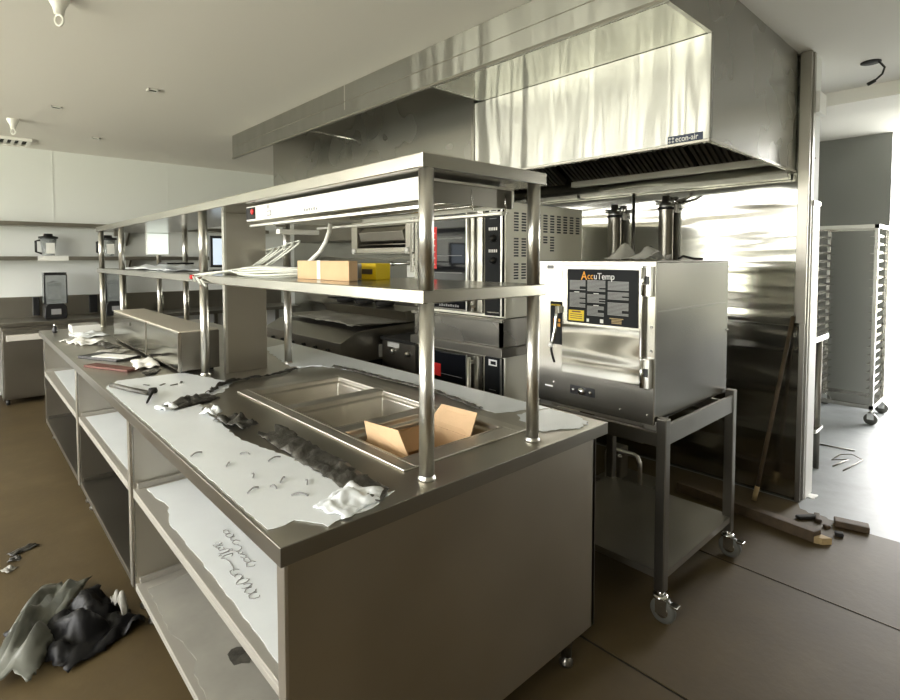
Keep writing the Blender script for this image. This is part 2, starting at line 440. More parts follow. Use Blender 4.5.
flap([(1.02,1.30,.895),(1.02,1.53,.895),(1.02,1.55,.958),(1.03,1.37,.965)])
flap([(1.30,1.31,.895),(1.30,1.54,.895),(1.345,1.51,.965),(1.335,1.31,.975)])
flap([(1.03,1.54,.895),(1.29,1.54,.895),(1.28,1.50,.82),(1.04,1.50,.82)])
MB().box(1.035,1.10,1.2985,1.2995,.80,.87).build('paper_label', 'paper', ct)

# ------------------------------------------------------------------ overshelf
ov = thing('overshelf', 'long two-tier steel overshelf on round posts standing on the worktop', 'overshelf', (1.17,3.4,.915))
MB().box(.903,1.435,1.088,5.66,1.762,1.803).build('top_shelf', 'steel_bright', ov, bevel=.003)
MB().box(.903,1.435,1.088,5.66,1.399,1.437).build('middle_shelf', 'steel_bright', ov, bevel=.003)
for py in (1.106, 2.90, 4.78, 5.585):
    for px in (.930, 1.390):
        p = MB().cyl((px,py,.916),(px,py,1.40),.021,n=28).build('post', 'steel_post', ov)
        MB().lathe((px,py,.9155),[(0,0),(.0255,0),(.0255,.005),(.023,.008),(.0215,.012)]).build('collar', 'steel_post', p)
        MB().cyl((px,py,1.436),(px,py,1.763),.021,n=28).build('post', 'steel_post', ov)
m = MB(); m.box(1.03,1.245,2.855,2.875,.9155,1.399); m.box(1.03,1.245,2.855,2.875,1.437,1.762)
m.build('wiring_chase', 'steel_cab', ov, bevel=.002)
m = MB(); m.box(1.018,1.030,2.848,2.880,.9155,1.399); m.box(1.018,1.030,2.848,2.880,1.437,1.762)
m.build('corner_strip', 'steel_post', ov)
m = MB(); m.box(1.0,1.04,5.4,5.44,1.72,1.762); m.box(1.30,1.36,2.84,2.86,1.70,1.762)
m.build('bracket', 'steel_dark', ov)

# heat lamp under the top shelf
hl = thing('heat_lamp', 'long steel strip heat lamp, its bright reflection painted white, hung under the top shelf over the food wells', 'heat lamp', (1.16,1.8,1.66))
m = MB(); m.box(.955,.962,1.16,2.06,1.687,1.752); m.box(.962,1.355,1.16,2.06,1.744,1.752); m.box(1.348,1.355,1.16,2.06,1.687,1.752)
m.build('housing', 'white_metal', hl, bevel=.0015)  # white puts the steel front's bright reflection into the colour
MB().box(.962,1.348,1.165,1.172,1.684,1.744).build('end_plate', 'steel_dim', hl, bevel=.001)
m = MB().box(.955,1.355,2.06,2.39,1.687,1.752); cb = m.build('control_box', 'white_metal', hl, bevel=.002)
MB().box(.9530,.9548,2.29,2.385,1.695,1.747).build('switch_plate', 'panel_black', cb)
MB().lathe((.9530,2.315,1.727),[(.012,0),(.012,.004),(.008,.007),(0,.008)],axis=(-1,0,0)).build('red_switch','red', cb)
m = MB(); m.box(.9535,.9548,2.13,2.17,1.700,1.722); m.box(.9535,.9548,2.155,2.165,1.730,1.745); m.build('printed_symbol', 'greyp', cb)
m = MB(); m.box(.9525,.9536,2.136,2.164,1.705,1.717); m.build('printed_symbol', 'white', cb)
m = MB()
for k in range(6): m.box(.9540,.9548,1.745+.018*k,1.755+.018*k,1.698,1.706+.003*(k%2))
m.build('printed_mark', 'greyp', hl)
for xx in (1.02,1.16,1.29):
    MB().cyl((xx,1.175,1.700),(xx,2.055,1.700),.007,n=12).build('heating_tube', 'chrome', hl)
for xx in (.985, 1.32):
    MB().box(xx-.012,xx+.012,1.175,2.4,1.664,1.676).build('lower_rail', 'steel_post', hl, bevel=.002)
for xx, yy in ((.99,1.18),(1.16,1.18),(1.315,1.18)):
    m = MB(); m.tube([(xx,yy-.012,1.75),(xx,yy-.016,1.70),(xx+.006,yy-.014,1.672),(xx+.02,yy-.01,1.672)], .0022, n=6)
    m.build('wire_hanger', 'chrome', hl)
MB().box(1.13,1.34,2.43,2.47,1.64,1.664).build('junction_channel', 'white_metal', hl, bevel=.003)
MB().tube([(1.27,2.20,1.685),(1.27,2.21,1.65),(1.265,2.235,1.60),(1.26,2.28,1.555),(1.25,2.36,1.51),(1.24,2.45,1.465),(1.235,2.50,1.447)],.0105,n=14).build('conduit','white_metal',hl)

# ------------------------------------------------------------------ things on the middle shelf
SZ = 1.4375
bx = thing('cardboard_box', 'closed tan cardboard box with a strip of tape on the middle shelf', 'box', (1.09,1.89,SZ))
MB().box(1.05,1.088,1.69,2.095,SZ,1.513).build('body', 'card', bx, bevel=.002)
m = MB(); m.box(1.0488,1.0499,1.90,1.925,SZ+.002,1.513); m.box(1.0488,1.089,1.90,1.925,1.513,1.5142); m.build('tape', 'paper', bx)
yb = thing('product_box', 'small yellow box with a dark printed patch beside the tan cardboard box', 'box', (1.24,1.80,SZ))
MB().box(1.20,1.27,1.735,1.862,SZ,1.503).build('body', 'yellow', yb, bevel=.0015)
MB().box(1.1988,1.1999,1.758,1.832,SZ+.022,SZ+.042).build('printed_patch', 'wood', yb)
MB().box(1.1988,1.1999,1.835,1.861,SZ+.002,1.502).build('green_edge', 'greyp', yb)
# cable coil
cc = thing('cable_coil', 'coil of pale electrical cable lying loose on the middle shelf', 'cable', (1.1,2.5,SZ))
rc = random.Random(5)
m = MB()
for k in range(5):
    pts = []; a = .30+.02*rc.random(); b_ = .12+.02*rc.random(); cy = 2.43+.03*rc.uniform(-1,1); cx = 1.10+.015*rc.uniform(-1,1)
    for j in range(41):
        q = 2*math.pi*j/40
        pts.append((cx+b_*math.cos(q), cy+a*math.sin(q), SZ+.006+.0085*k+.004*math.sin(3*q+k)))
    m.tube(pts, .0052, n=8, cap=False)
m.build('lower_loops', 'cable', cc)
m = MB()
for k in range(5):
    pts = []
    A_ = Vector((.0,-.23-.02*k,.056+.006*k)); B_ = Vector((.05,.04+.01*k,.040-.006*(k%3))); C_ = Vector((1.22+.012*k,2.93-.03*k,SZ+.075+.004*k))
    for j in range(33):
        q = 2*math.pi*j/32
        pts.append(tuple(C_ + A_*math.cos(q) + B_*math.sin(q)*(1-.25*math.cos(q))))
    m.tube(pts, .0048, n=8, cap=False)
m.build('raised_loops', 'cable', cc)
for k, (dx, dz) in enumerate([(0,0),(.02,-.004),(.045,.002)]):
    MB().tube([(1.08+dx,2.50,SZ+.04),(1.03+dx,2.62,SZ+.035),(.97+dx,2.76,SZ+.018),(.925+dx*.4,2.86-.03*k,SZ+.009),(.885+dx*.2,2.93-.05*k,SZ-.002-.01*k),(.875,2.86-.08*k,SZ-.03-.01*k)],.0055,n=8).build('loose_end','cable',cc)
MB().lathe((.880,2.925,SZ-.010),[(0,-.012),(.010,-.010),(.012,0),(.010,.010),(0,.012)]).build('red_plug','red',cc)
tag(MB().box(1.09,1.12,2.66,2.70,SZ,SZ+.001).build('cable_tie','white_metal',cc))

crumple('packing_film', (1.17,4.55,SZ), (.36,1.5), .045, 'film', 'white crumpled film spread along the far half of the middle shelf', 'plastic film', seed=3, n=26, freq=5)
mon = thing('monitor', 'small dark-framed monitor with pale screen on the far part of the middle shelf', 'monitor', (1.33,3.66,SZ))
MB().box(1.205,1.402,3.62,3.645,1.465,1.672).build('frame','black',mon,bevel=.004)
MB().box(1.222,1.385,3.6185,3.6198,1.482,1.655).build('screen','screen',mon)
m = MB(); m.box(1.31,1.36,3.645,3.665,SZ,1.50); m.box(1.25,1.42,3.62,3.72,SZ,SZ+.012); m.build('stand','black',mon,bevel=.002)
tb = thing('order_display', 'thin square white display with an added glow, clipped to the far post below the top shelf', 'display', (1.37,5.54,1.555))
MB().box(1.275,1.47,5.535,5.556,1.556,1.765).build('body','paper',tb,bevel=.004)
MB().box(1.283,1.462,5.5336,5.5348,1.566,1.757).build('glow_panel','screen_white',tb)
tag(MB().box(1.02,1.19,3.9,4.12,SZ+.046,SZ+.058).build('flat_black_tray','black',bevel=.003), 'flat black tray lying on the white film on the middle shelf', 'tray')

# ------------------------------------------------------------------ warmers on the counter
for k, (a, b) in enumerate([(2.99,3.64),(3.655,4.58)]):
    t = thing('warming_cabinet', ['low steel warming cabinet on the worktop, the nearer one, by the wiring chase','low steel warming cabinet on the worktop, the farther one, with a small latch'][k], 'cabinet', (.95,(a+b)/2,.9155), 'low warming cabinets on the worktop')
    MB().box(.83,1.035,a,b,.930,1.134).build('body','steel_side',t,bevel=.004)
    MB().box(.826,.830,a+.01,b-.01,.938,1.126).build('front_panel','steel_wall',t,bevel=.0015)
    MB().box(.824,.8405,a-.002,a+.016,.930,1.136).build('corner_trim','steel_bright',t,bevel=.001)
    m = MB().box(.80+.028,1.03,a,b,1.134,1.142); m.build('lid','lid',t,bevel=.002)
    for fx in (.86,1.0):
        for fy in (a+.04,b-.04): MB().cyl((fx,fy,.9155),(fx,fy,.931),.014,n=12).build('foot','rubber',t)
    if k: MB().box(.820,.826,4.05,4.09,1.075,1.095).build('latch','chrome',t,bevel=.001)

# ------------------------------------------------------------------ films and litter on the worktop
WZ = .9150
sheet('worktop_film', [(.489,1.135,.002),(.489,2.93,.006),(.56,3.05,.006),(.86,3.03,.006),(.97,2.62,.01),(.86,2.46,.01),(.74,2.43,.01),(.70,2.2,.006),(.675,1.78,.006),(.73,1.47,.01),(.75,1.075,.012),(.68,1.07,.01),(.60,1.055,.008),(.55,1.13,.006)],
      WZ+.0005, .0012, 'film', 'large white protective film on the near left side of the worktop, torn edges', seed=9, step=.02)
sheet('worktop_film', [(1.53,1.40,.01),(1.745,1.30,0),(1.745,3.6,.004),(1.50,3.5,.008),(1.35,2.80,.01),(1.50,2.66,.012),(1.60,2.3,.01),(1.60,1.9,.008)],
      WZ+.0005, .0012, 'film', 'strip of white protective film along the rear edge of the worktop', seed=10, step=.025)
sheet('worktop_film', [(1.46,1.17,.012),(1.60,1.075,.014),(1.69,1.085,.01),(1.735,1.16,.004),(1.735,1.29,.01),(1.58,1.33,.012)],
      WZ+.0005, .0012, 'film', 'small ragged piece of white film at the right corner of the worktop', seed=12, step=.015)
crumple('torn_film', (.775,1.42,WZ+.001), (.10,.72), .022, 'film_torn', 'grey wrinkled strip of torn film between the white film and the food wells', 'plastic film', ang=-.03, seed=5, n=40, freq=22)
crumple('torn_film', (.70,1.13,WZ+.002), (.16,.12), .022, 'film', 'white crumpled end of film near the front corner of the worktop', 'plastic film', ang=.3, seed=8, n=16, freq=22)
crumple('torn_film', (.733,1.95,WZ+.001), (.07,.17), .055, 'film_dark', 'dark curled-up flap of film standing on the edge of the white film', 'plastic film', ang=.2, seed=11, n=14, freq=16)
crumple('torn_film', (.70,2.13,WZ+.002), (.05,.07), .04, 'film', 'small white curl of film beside the dark curled-up flap', 'plastic film', ang=.5, seed=13, n=10, freq=22)
crumple('torn_film', (.70,2.38,WZ+.001), (.22,.11), .030, 'film_dark', 'dark rolled edge of torn film left of the farthest food well', 'plastic film', ang=.35, seed=15, n=18, freq=16)
crumple('torn_film', (.60,2.34,WZ+.002), (.06,.09), .030, 'film', 'small white scrap of film left of the dark rolled edge', 'plastic film', ang=.2, seed=16, n=10, freq=22)
def ribbon(name, pts, wd, h, mat, label, seed):
    m = MB(); vs = []; fs = []; rr = random.Random(seed); k = 0; dense = []
    for i in range(len(pts)-1):
        a = Vector(pts[i]); b = Vector(pts[i+1]); q = max(2,int((b-a).length/.02))
        for j in range(q): dense.append(a+(b-a)*j/q)
    for i, p in enumerate(dense):
        d = (dense[min(i+1,len(dense)-1)]-dense[max(0,i-1)]).normalized(); nn = Vector((-d.y,d.x))
        ww = wd*rr.uniform(.35,1)
        for t_ in (-1,-.4,.3,1):
            hh = h*rr.uniform(.2,1)*(1-abs(t_)*.7)
            q = p+nn*t_*ww; vs.append((q.x,q.y,WZ+.0018+hh))
    for i in range(len(dense)-1):
        for j in range(3): fs.append((i*4+j,i*4+j+1,i*4+j+5,i*4+j+4))
    m.add(vs,fs,True)
    return tag(m.build(name,mat,solid=.001),label,'plastic film')
ribbon('torn_film', [(.80,2.47),(.90,2.60),(1.0,2.64),(1.12,2.63),(1.25,2.66),(1.36,2.70)], .022, .024, 'film_dark', 'dark ragged tear line behind the farthest food well', 21)
ribbon('torn_film', [(1.52,2.62),(1.55,2.42),(1.555,2.2),(1.57,2.0),(1.575,1.8),(1.545,1.6),(1.52,1.45)], .020, .016, 'film_torn', 'grey ragged tear line along the right side of the food wells', 22)
ribbon('torn_film', [(1.36,2.72),(1.44,2.72),(1.52,2.66)], .022, .016, 'film', 'pale lifted film edge at the rear corner of the food wells', 23)
scr = [(.56,1.57,.9),(.63,1.62,2.3),(.68,1.52,.2),(.58,1.44,1.3),(.545,1.35,.4),(.59,1.33,2.0),(.63,1.36,.8),(.62,1.24,2.4),(.67,1.30,1.2),(.52,1.72,.3)]
for k, (sx, sy, sa) in enumerate(scr):
    m = MB(); n_ = 6; l_ = .012+.012*((k*7)%5)/5
    pts = [(sx+l_*(j/n_-.5)*2*math.cos(sa)+.006*math.sin(3*j/n_)*math.sin(sa), sy+l_*(j/n_-.5)*2*math.sin(sa)+.006*math.sin(3*j/n_), WZ+.0042+.003*math.sin(math.pi*j/n_)) for j in range(n_+1)]
    m.tube(pts,.0022,n=6)
    tag(m.build('film_sliver','greyp'), 'thin grey sliver lying on the white film near the front corner of the worktop', 'scrap', 'grey slivers on the white film')
# utility cutter pieces
cut = thing('seam_cutter', 'black-handled cutter lying across the edge of the white film on the worktop', 'cutter', (.56,2.66,WZ+.002))
MB().tube([(.50,2.86,WZ+.022),(.515,2.80,WZ+.024),(.55,2.72,WZ+.018),(.60,2.62,WZ+.012)],.011,n=10).build('handle','film_torn',cut)
MB().tube([(.62,2.63,WZ+.022),(.60,2.58,WZ+.018),(.555,2.46,WZ+.010)],.010,r2=.004,n=10).build('blade','blackm',cut)
MB().lathe((.615,2.62,WZ+.020),[(0,-.014),(.018,-.010),(.020,0),(.016,.012),(0,.014)]).build('pivot','blackm',cut)
m = MB().box(-.10,.10,-.17,.17,0,.012, ) if False else None
def rotbox(cx, cy, z, sx, sy, sz, ang, tilt=0):
    return MB(Matrix.Translation((cx,cy,z)) @ Matrix.Rotation(ang,4,'Z') @ Matrix.Rotation(tilt,4,'X')).box(-sx/2,sx/2,-sy/2,sy/2,0,sz)
tag(rotbox(.66,3.80,WZ+.0005,.16,.34,.014,.45).build('black_folder','black',bevel=.002),'black folder lying among the papers on the worktop','folder')
tag(rotbox(.675,3.74,WZ+.015,.10,.24,.004,.55).build('paper_sheet','paper'),'white paper sheet on top of the black folder','paper')
tag(rotbox(.60,3.42,WZ+.0005,.07,.36,.012,.42).build('booklet','redbrown',bevel=.002),'narrow red-brown booklet in front of the black folder','booklet')
crumple('crumpled_plastic',(.765,3.43,WZ),(.11,.32),.035,'paper','white crumpled plastic beside the red-brown booklet','plastic',ang=-.1,seed=31,n=18,freq=14)
crumple('crumpled_plastic',(.645,4.62,WZ),(.16,.36),.05,'paper','white crumpled plastic at the far end of the worktop, before the boxes','plastic',ang=.2,seed=33,n=18,freq=12)
crumple('crumpled_plastic',(.745,4.25,WZ),(.08,.22),.05,'film_torn','grey crumpled plastic beside the far warming cabinet','plastic',ang=.1,seed=35,n=16,freq=14)
crumple('crumpled_plastic',(.72,4.02,WZ),(.12,.18),.03,'film_grey','grey wrinkled plastic sheet behind the black folder','plastic',ang=.6,seed=36,n=14,freq=14)
crumple('crumpled_plastic',(.74,3.15,WZ),(.05,.16),.03,'film_torn','small grey twist of plastic beside the near warming cabinet','plastic',ang=-.5,seed=37,n=12,freq=20)
for k,(a_,b_,l_) in enumerate([(.70,2.80,.8),(.74,2.76,.3),(.78,2.79,1.2),(.64,2.84,2.0)]):
    tag(rotbox(a_,b_,WZ+.002,.035,.010,.003,l_).build('film_chip','film_dark'),'small dark chip on the white film before the post','scrap','dark chips on the white film')
wb = thing('stacked_carton', 'low white carton at the far end of the worktop', 'carton', (.76,5.38,WZ))
MB().box(.66,.86,5.28,5.48,WZ,WZ+.055).build('body','paper',wb,bevel=.003)
MB().box(.665,.855,5.30,5.46,WZ+.055,WZ+.062).build('lid','film_grey',wb,bevel=.002)
bt = thing('spray_bottle', 'small dark bottle at the far left end of the worktop','bottle',(.56,5.4,WZ))
MB().lathe((.56,5.40,WZ),[(0,0),(.016,0),(.018,.01),(.018,.035),(.008,.05),(.007,.06),(0,.06)]).build('bottle_body','black',bt)
MB().lathe((.56,5.40,WZ+.058),[(.009,0),(.009,.014),(0,.016)]).build('cap','chrome',bt)
crumple('crumpled_plastic',(.74,5.05,WZ+.0008),(.22,.30),.03,'film','white film under the far carton end of the worktop','plastic',ang=.1,seed=39,n=16,freq=10)

# ------------------------------------------------------------------ hood
HB = 2.055
hd = thing('exhaust_hood', 'large polished steel exhaust hood with a maker badge above the steamer', 'exhaust hood', (3.15,1.75,HB))
m = MB(); m.box(2.52,2.545,1.0,2.50,HB,2.54); m.build('front_panel','steel_hood',hd,bevel=.003)
MB().box(2.1085,2.545,1.018,2.43,2.541,2.556).build('front_soffit','steel_soffit',hd,bevel=.002)
fs_ = thing('hood_fascia', 'long steel fascia panel hanging from the ceiling in front of both hood sections', 'fascia panel', (2.1,3.3,2.541))
MB().box(2.088,2.107,1.0,5.56,2.541,CZ-.002).build('panel','steel_fascia',fs_,bevel=.003)
MB().box(2.083,2.0878,1.0,5.56,2.541,2.556).build('lower_lip','steel_bright',fs_)
MB().box(2.0865,2.0880,3.395,3.405,2.60,CZ-.002).build('joint_line','steel_post',fs_)
MB().box(2.0862,2.0880,1.0,5.56,2.655,2.660).build('seam_line','steel_bright',fs_)
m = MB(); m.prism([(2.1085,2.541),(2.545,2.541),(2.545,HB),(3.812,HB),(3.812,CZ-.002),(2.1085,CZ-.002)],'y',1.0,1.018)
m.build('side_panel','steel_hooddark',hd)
MB().box(2.50,2.522,.996,2.50,HB-.004,HB+.010).build('bottom_lip','steel_bright',hd,bevel=.002)
MB().box(2.52,3.81,.992,1.0,HB-.004,HB+.012).build('side_lip','steel_bright',hd,bevel=.002)
m = MB(); m.box(2.545,3.81,1.018,2.50,2.52,2.535); m.build('inner_top','steel_dark',hd)
# baffle filters, sloping up from the front gutter to the rear
def filt(ya, yb, parent):
    m = MB(); n = int((yb-ya)/.035)
    A = Vector((3.0,0,2.46)); C_ = Vector((3.62,0,2.12))
    for k in range(n):
        y = ya + (yb-ya)*(k+.1)/n; y2 = y+(yb-ya)/n*.6
        vs = [(A.x,y,A.z),(C_.x,y,C_.z),(C_.x,y2,C_.z),(A.x,y2,A.z),(A.x+.02,y,A.z+.04),(C_.x+.02,y,C_.z+.04),(C_.x+.02,y2,C_.z+.04),(A.x+.02,y2,A.z+.04)]
        m.add(vs,[(0,1,2,3),(7,6,5,4),(0,4,5,1),(1,5,6,2),(2,6,7,3),(3,7,4,0)])
    m.build('baffle_filter','steel_dark',parent)
for q in range(3): filt(1.03+q*.49, 1.03+q*.49+.47, hd)
MB().box(3.60,3.66,1.02,2.49,2.09,2.13).build('grease_trough','steel_side',hd)
m = MB()
for k in range(30): m.box(2.549,2.575,1.10+k*.03,1.112+k*.03,HB+.004,HB+.05)
m.build('front_louvre','steel_dark',hd)
MB().box(3.74,3.812,1.02,2.50,2.015,2.05).build('rear_rail','steel_bright',hd,bevel=.002)
for yy in (1.45,2.0):
    MB().cyl((2.85,yy,2.52),(2.85,yy,2.14),.006,n=10).build('nozzle_drop','chrome',hd)
bd = MB().box(2.5175,2.5199,1.030,1.196,2.066,2.104).build('badge','blue',hd,bevel=.0008); 
text('econ-air', .038, (2.5172,1.158,2.074), 'white', bd, bold=.0, sx=.84)
m = MB()
for (dy,dz) in ((0,0),(.015,0),(0,.015),(.015,.015)):
    yc = 1.1845-dy; zc = 2.0775+dz
    m.box(2.5164,2.5174,yc-.0055,yc+.0055,zc-.0022,zc+.0022); m.box(2.5164,2.5174,yc-.0022,yc+.0022,zc-.0055,zc+.0055)
m.build('badge_symbol','white',bd)

h2 = thing('exhaust_hood', 'steel exhaust hood section, its dark reflection put into the colour, over the griddle, left of the badged hood', 'exhaust hood', (3.15,4.0,HB))
MB().box(2.522,2.545,2.53,5.56,HB,CZ-.002).build('front_panel','steel_hooddark',h2,bevel=.003)  # dark reflection of the front is put into its steel colour
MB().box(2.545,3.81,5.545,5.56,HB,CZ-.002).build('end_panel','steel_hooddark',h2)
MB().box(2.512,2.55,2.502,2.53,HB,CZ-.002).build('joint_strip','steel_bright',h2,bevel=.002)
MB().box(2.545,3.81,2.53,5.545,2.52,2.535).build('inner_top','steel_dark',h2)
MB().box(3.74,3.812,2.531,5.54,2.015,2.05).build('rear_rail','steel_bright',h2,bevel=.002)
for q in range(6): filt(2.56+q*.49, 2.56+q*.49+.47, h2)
for yy in (3.99,):
    MB().cyl((2.1085,yy,2.56),(2.522,yy,2.555),.009,n=10).build('brace','chrome',h2)
MB().box(2.1085,2.52,2.43,2.455,2.545,2.57).build('brace','steel_post',h2,bevel=.003)

# ------------------------------------------------------------------ steamer and stand
def caster(x, y, zt, parent):
    r_ = .052
    m = MB(); m.cyl((x,y,zt),(x,y,zt-.016),.014,n=14); m.lathe((x,y,zt-.03),[(0,0),(.030,0),(.032,.010),(.024,.016),(0,.016)])
    cy_ = y-.012; cz_ = G+r_
    m.box(x-.022,x-.019,cy_-.022,cy_+.026,cz_-.012,zt-.026); m.box(x+.019,x+.022,cy_-.022,cy_+.026,cz_-.012,zt-.026)
    c_ = m.build('caster','chrome',parent)
    MB().lathe((x-.014,cy_,cz_),[(0,0),(r_*.8,0),(r_,.004),(r_,.024),(r_*.8,.028),(0,.028)],axis=(1,0,0)).build('wheel','tyre',c_)
    MB().lathe((x-.0165,cy_,cz_),[(0,0),(r_*.5,0),(r_*.5,.033),(0,.033)],axis=(1,0,0)).build('hub','chrome',c_)
    MB().box(x-.012,x+.020,cy_-.065,cy_-.03,zt-.05,zt-.038).build('brake_lever','chrome',c_,bevel=.002)

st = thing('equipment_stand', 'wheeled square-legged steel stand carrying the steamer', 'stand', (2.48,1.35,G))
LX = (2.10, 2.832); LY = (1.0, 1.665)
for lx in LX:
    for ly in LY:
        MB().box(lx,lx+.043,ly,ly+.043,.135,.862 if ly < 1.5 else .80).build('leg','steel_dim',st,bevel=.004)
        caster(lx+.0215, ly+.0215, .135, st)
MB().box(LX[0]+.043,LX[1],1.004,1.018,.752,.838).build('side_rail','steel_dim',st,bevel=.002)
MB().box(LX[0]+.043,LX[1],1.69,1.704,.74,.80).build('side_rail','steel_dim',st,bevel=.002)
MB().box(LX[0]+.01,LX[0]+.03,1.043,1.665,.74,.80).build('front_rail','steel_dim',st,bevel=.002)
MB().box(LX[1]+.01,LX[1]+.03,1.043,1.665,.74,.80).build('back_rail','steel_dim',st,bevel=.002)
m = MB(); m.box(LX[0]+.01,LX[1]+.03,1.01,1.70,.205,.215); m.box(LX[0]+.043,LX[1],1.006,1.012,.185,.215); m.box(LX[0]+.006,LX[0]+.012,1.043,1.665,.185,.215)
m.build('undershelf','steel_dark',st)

sm = thing('steamer', 'boxy stainless steam cooker with a black instruction label on its door', 'steamer', (2.48,1.35,.80))
MB().box(2.10,2.868,1.050,1.645,.842,1.507).build('body','steel_dimband',sm,bevel=.003)
MB().box(2.086,2.10,1.046,1.650,.832,1.511).build('front_frame','steel_bright',sm,bevel=.003)
m = MB(); m.box(2.11,2.868,1.0485,1.0499,1.300,1.306); m.build('side_seam','steel_bright',sm)
MB().box(2.096,2.87,1.047,1.648,1.5075,1.513).build('top_edge','steel_dark',sm,bevel=.002)
MB().box(2.14,2.82,1.13,1.60,.802,.842).build('underframe','steel_dark',sm)
MB().box(2.20,2.45,1.15,1.40,.70,.802).build('drain_pan','steel_dark',sm,bevel=.01)
dr = MB().box(2.066,2.086,1.095,1.492,.985,1.492).build('door','steel_bright',sm,bevel=.003)
MB().box(2.0605,2.066,1.10,1.487,.992,1.220).build('door_lower_panel','steel_wall',dr,bevel=.002)
MB().box(2.060,2.0655,1.093,1.099,.985,1.492).build('door_edge','chrome',dr)
LF = 2.0600
lb = MB().box(LF,2.0658,1.112,1.458,1.232,1.474).build('instruction_label','panel_black',dr)
for nm, s_, y_ in (('A',.046,1.372),):
    text('A',.054,(LF-.0002,1.385,1.427),'orange',lb,bold=.0,sx=.85)
text('uTemp',.040,(LF-.0002,1.3205,1.431),'white',lb,bold=.0,sx=.90)
text('cc',.040,(LF-.0002,1.353,1.431),'orange',lb,bold=.0,sx=.90)
def para(ya, yb, za, zb, parent, mat='greyp', short=()):
    m = MB(); z = zb; k = 0
    while z - .0052 > za:
        e_ = yb if (k not in short) else yb+.03
        m.box(LF-.0008,LF-.0001,min(e_,ya)+.0,ya,z-.0042,z); z -= .0056; k += 1
    m.build('printed_paragraph',mat,parent)
rp = random.Random(4)
def par(ya, yb, za, zb): para(ya, yb, za, zb, lb, short={rp.randrange(3,12), rp.randrange(3,9)})
# columns run from the reader's left (larger y) to the right
par(1.445,1.362,1.378,1.424); par(1.445,1.362,1.297,1.368); par(1.352,1.262,1.372,1.426); par(1.352,1.262,1.322,1.364); par(1.352,1.268,1.262,1.312)
par(1.250,1.152,1.385,1.424); par(1.250,1.152,1.340,1.378); par(1.250,1.152,1.272,1.333)
for (ya,za) in ((1.42,1.3695),(1.32,1.366),(1.32,1.3135)):
    MB().box(LF-.0008,LF-.0001,ya-.026,ya,za,za+.003).build('printed_heading','white',lb)
yl = MB().box(LF-.0010,LF-.0001,1.368,1.449,1.240,1.288).build('yellow_warning','yellow',lb)
m = MB()
m.box(LF-.0016,LF-.0011,1.385,1.432,1.278,1.284)
for k in range(3): m.box(LF-.0016,LF-.0011,1.378,1.440,1.268-.009*k,1.271-.009*k)
m.build('printed_line','redbrown',yl)
MB().box(LF-.0010,LF-.0001,1.342,1.354,1.240,1.254).build('certification_mark','white',lb)
MB().box(LF-.0010,LF-.0001,1.270,1.286,1.240,1.256).build('certification_mark','white',lb)
m = MB()
for k in range(4): m.box(LF-.0010,LF-.0001,1.175+.008*(k>0),1.240-.010*(k>0),1.262-.0065*k,1.266-.0065*k)
m.build('contact_lines','woodlight',lb)
cp = MB().box(2.079,2.086,1.500,1.568,1.115,1.318).build('control_panel','panel_black',sm,bevel=.001)
m = MB()
for r_ in range(2):
    for c_ in range(3): m.box(2.0775,2.0789,1.547-.0135*c_-.010,1.547-.0135*c_,1.222-.022*r_,1.238-.022*r_)
m.build('button','orange',cp)
text('EVOLUTION',.0095,(2.0785,1.562,1.299),'yellow',cp,bold=.0002)
hn = MB().tube([(2.050,1.506,1.300),(2.044,1.508,1.25),(2.040,1.510,1.19),(2.036,1.520,1.14),(2.034,1.528,1.115)],.0085,n=12).build('door_handle','chrome',sm)
m = MB().box(2.044,2.086,1.494,1.516,1.268,1.300); m.build('handle_mount','white_metal',hn,bevel=.003)
MB().tube([(2.034,1.528,1.115),(2.038,1.530,1.09),(2.044,1.526,1.06),(2.050,1.520,1.035)],.0055,n=10).build('handle_hook','blackm',hn)
MB().lathe((2.034,1.528,1.118),[(0,-.012),(.010,-.008),(.012,0),(.010,.008),(0,.012)]).build('handle_knob','white',hn)
for za in (1.365, .985):
    h_ = MB().box(2.060,2.086,1.056,1.088,za,za+.125).build('hinge','steel_post',sm,bevel=.003)
    m = MB().cyl((2.054,1.086,za+.004),(2.054,1.086,za+.121),.008,n=12); m.build('hinge_pin','chrome',h_)
    MB().box(2.0575,2.0600,1.062,1.078,za+.05,za+.085).build('hinge_slot','black',h_)
MB().box(2.0845,2.0862,1.555,1.592,1.474,1.490).build('data_plate','greyp',sm)
ds = MB().box(2.0835,2.0862,1.325,1.455,.895,.935).build('drain_socket','black',sm,bevel=.01)
m = MB()
for yy in (1.345,1.435): m.lathe((2.0835,yy,.915),[(.008,0),(.007,.008),(0,.009)],axis=(-1,0,0))
m.lathe((2.0835,1.39,.915),[(.016,0),(.015,.012),(0,.013)],axis=(-1,0,0)); m.build('drain_fitting','chrome',ds)
m = MB()
for (yy,zz) in ((1.20,.870),(1.075,.872),(1.062,1.24),(1.062,1.14),(1.55,.93)): m.lathe((2.0862,yy,zz),[(.006,0),(.005,.004),(0,.005)],axis=(-1,0,0),n=12)
m.lathe((2.862,1.0499,1.16),[(.008,0),(.007,.005),(0,.006)],axis=(0,-1,0),n=12)
m.build('screw','chrome',sm)
MB().box(2.0845,2.0862,1.555,1.600,.905,.912).build('printed_tag','white',sm)

crumple('plastic_bag', (2.60,1.385,1.514), (.30,.22), .10, 'plastic_bag', 'crumpled clear plastic bag on top of the steamer', 'plastic bag', seed=43, n=18, freq=5)
tag(MB().tube([(2.72,1.10,1.520),(2.71,1.14,1.520),(2.70,1.19,1.535),(2.71,1.22,1.522)],.006,n=8).build('wire_end','blackm'),'short dark wire end on the steamer top beside the bag','wire')

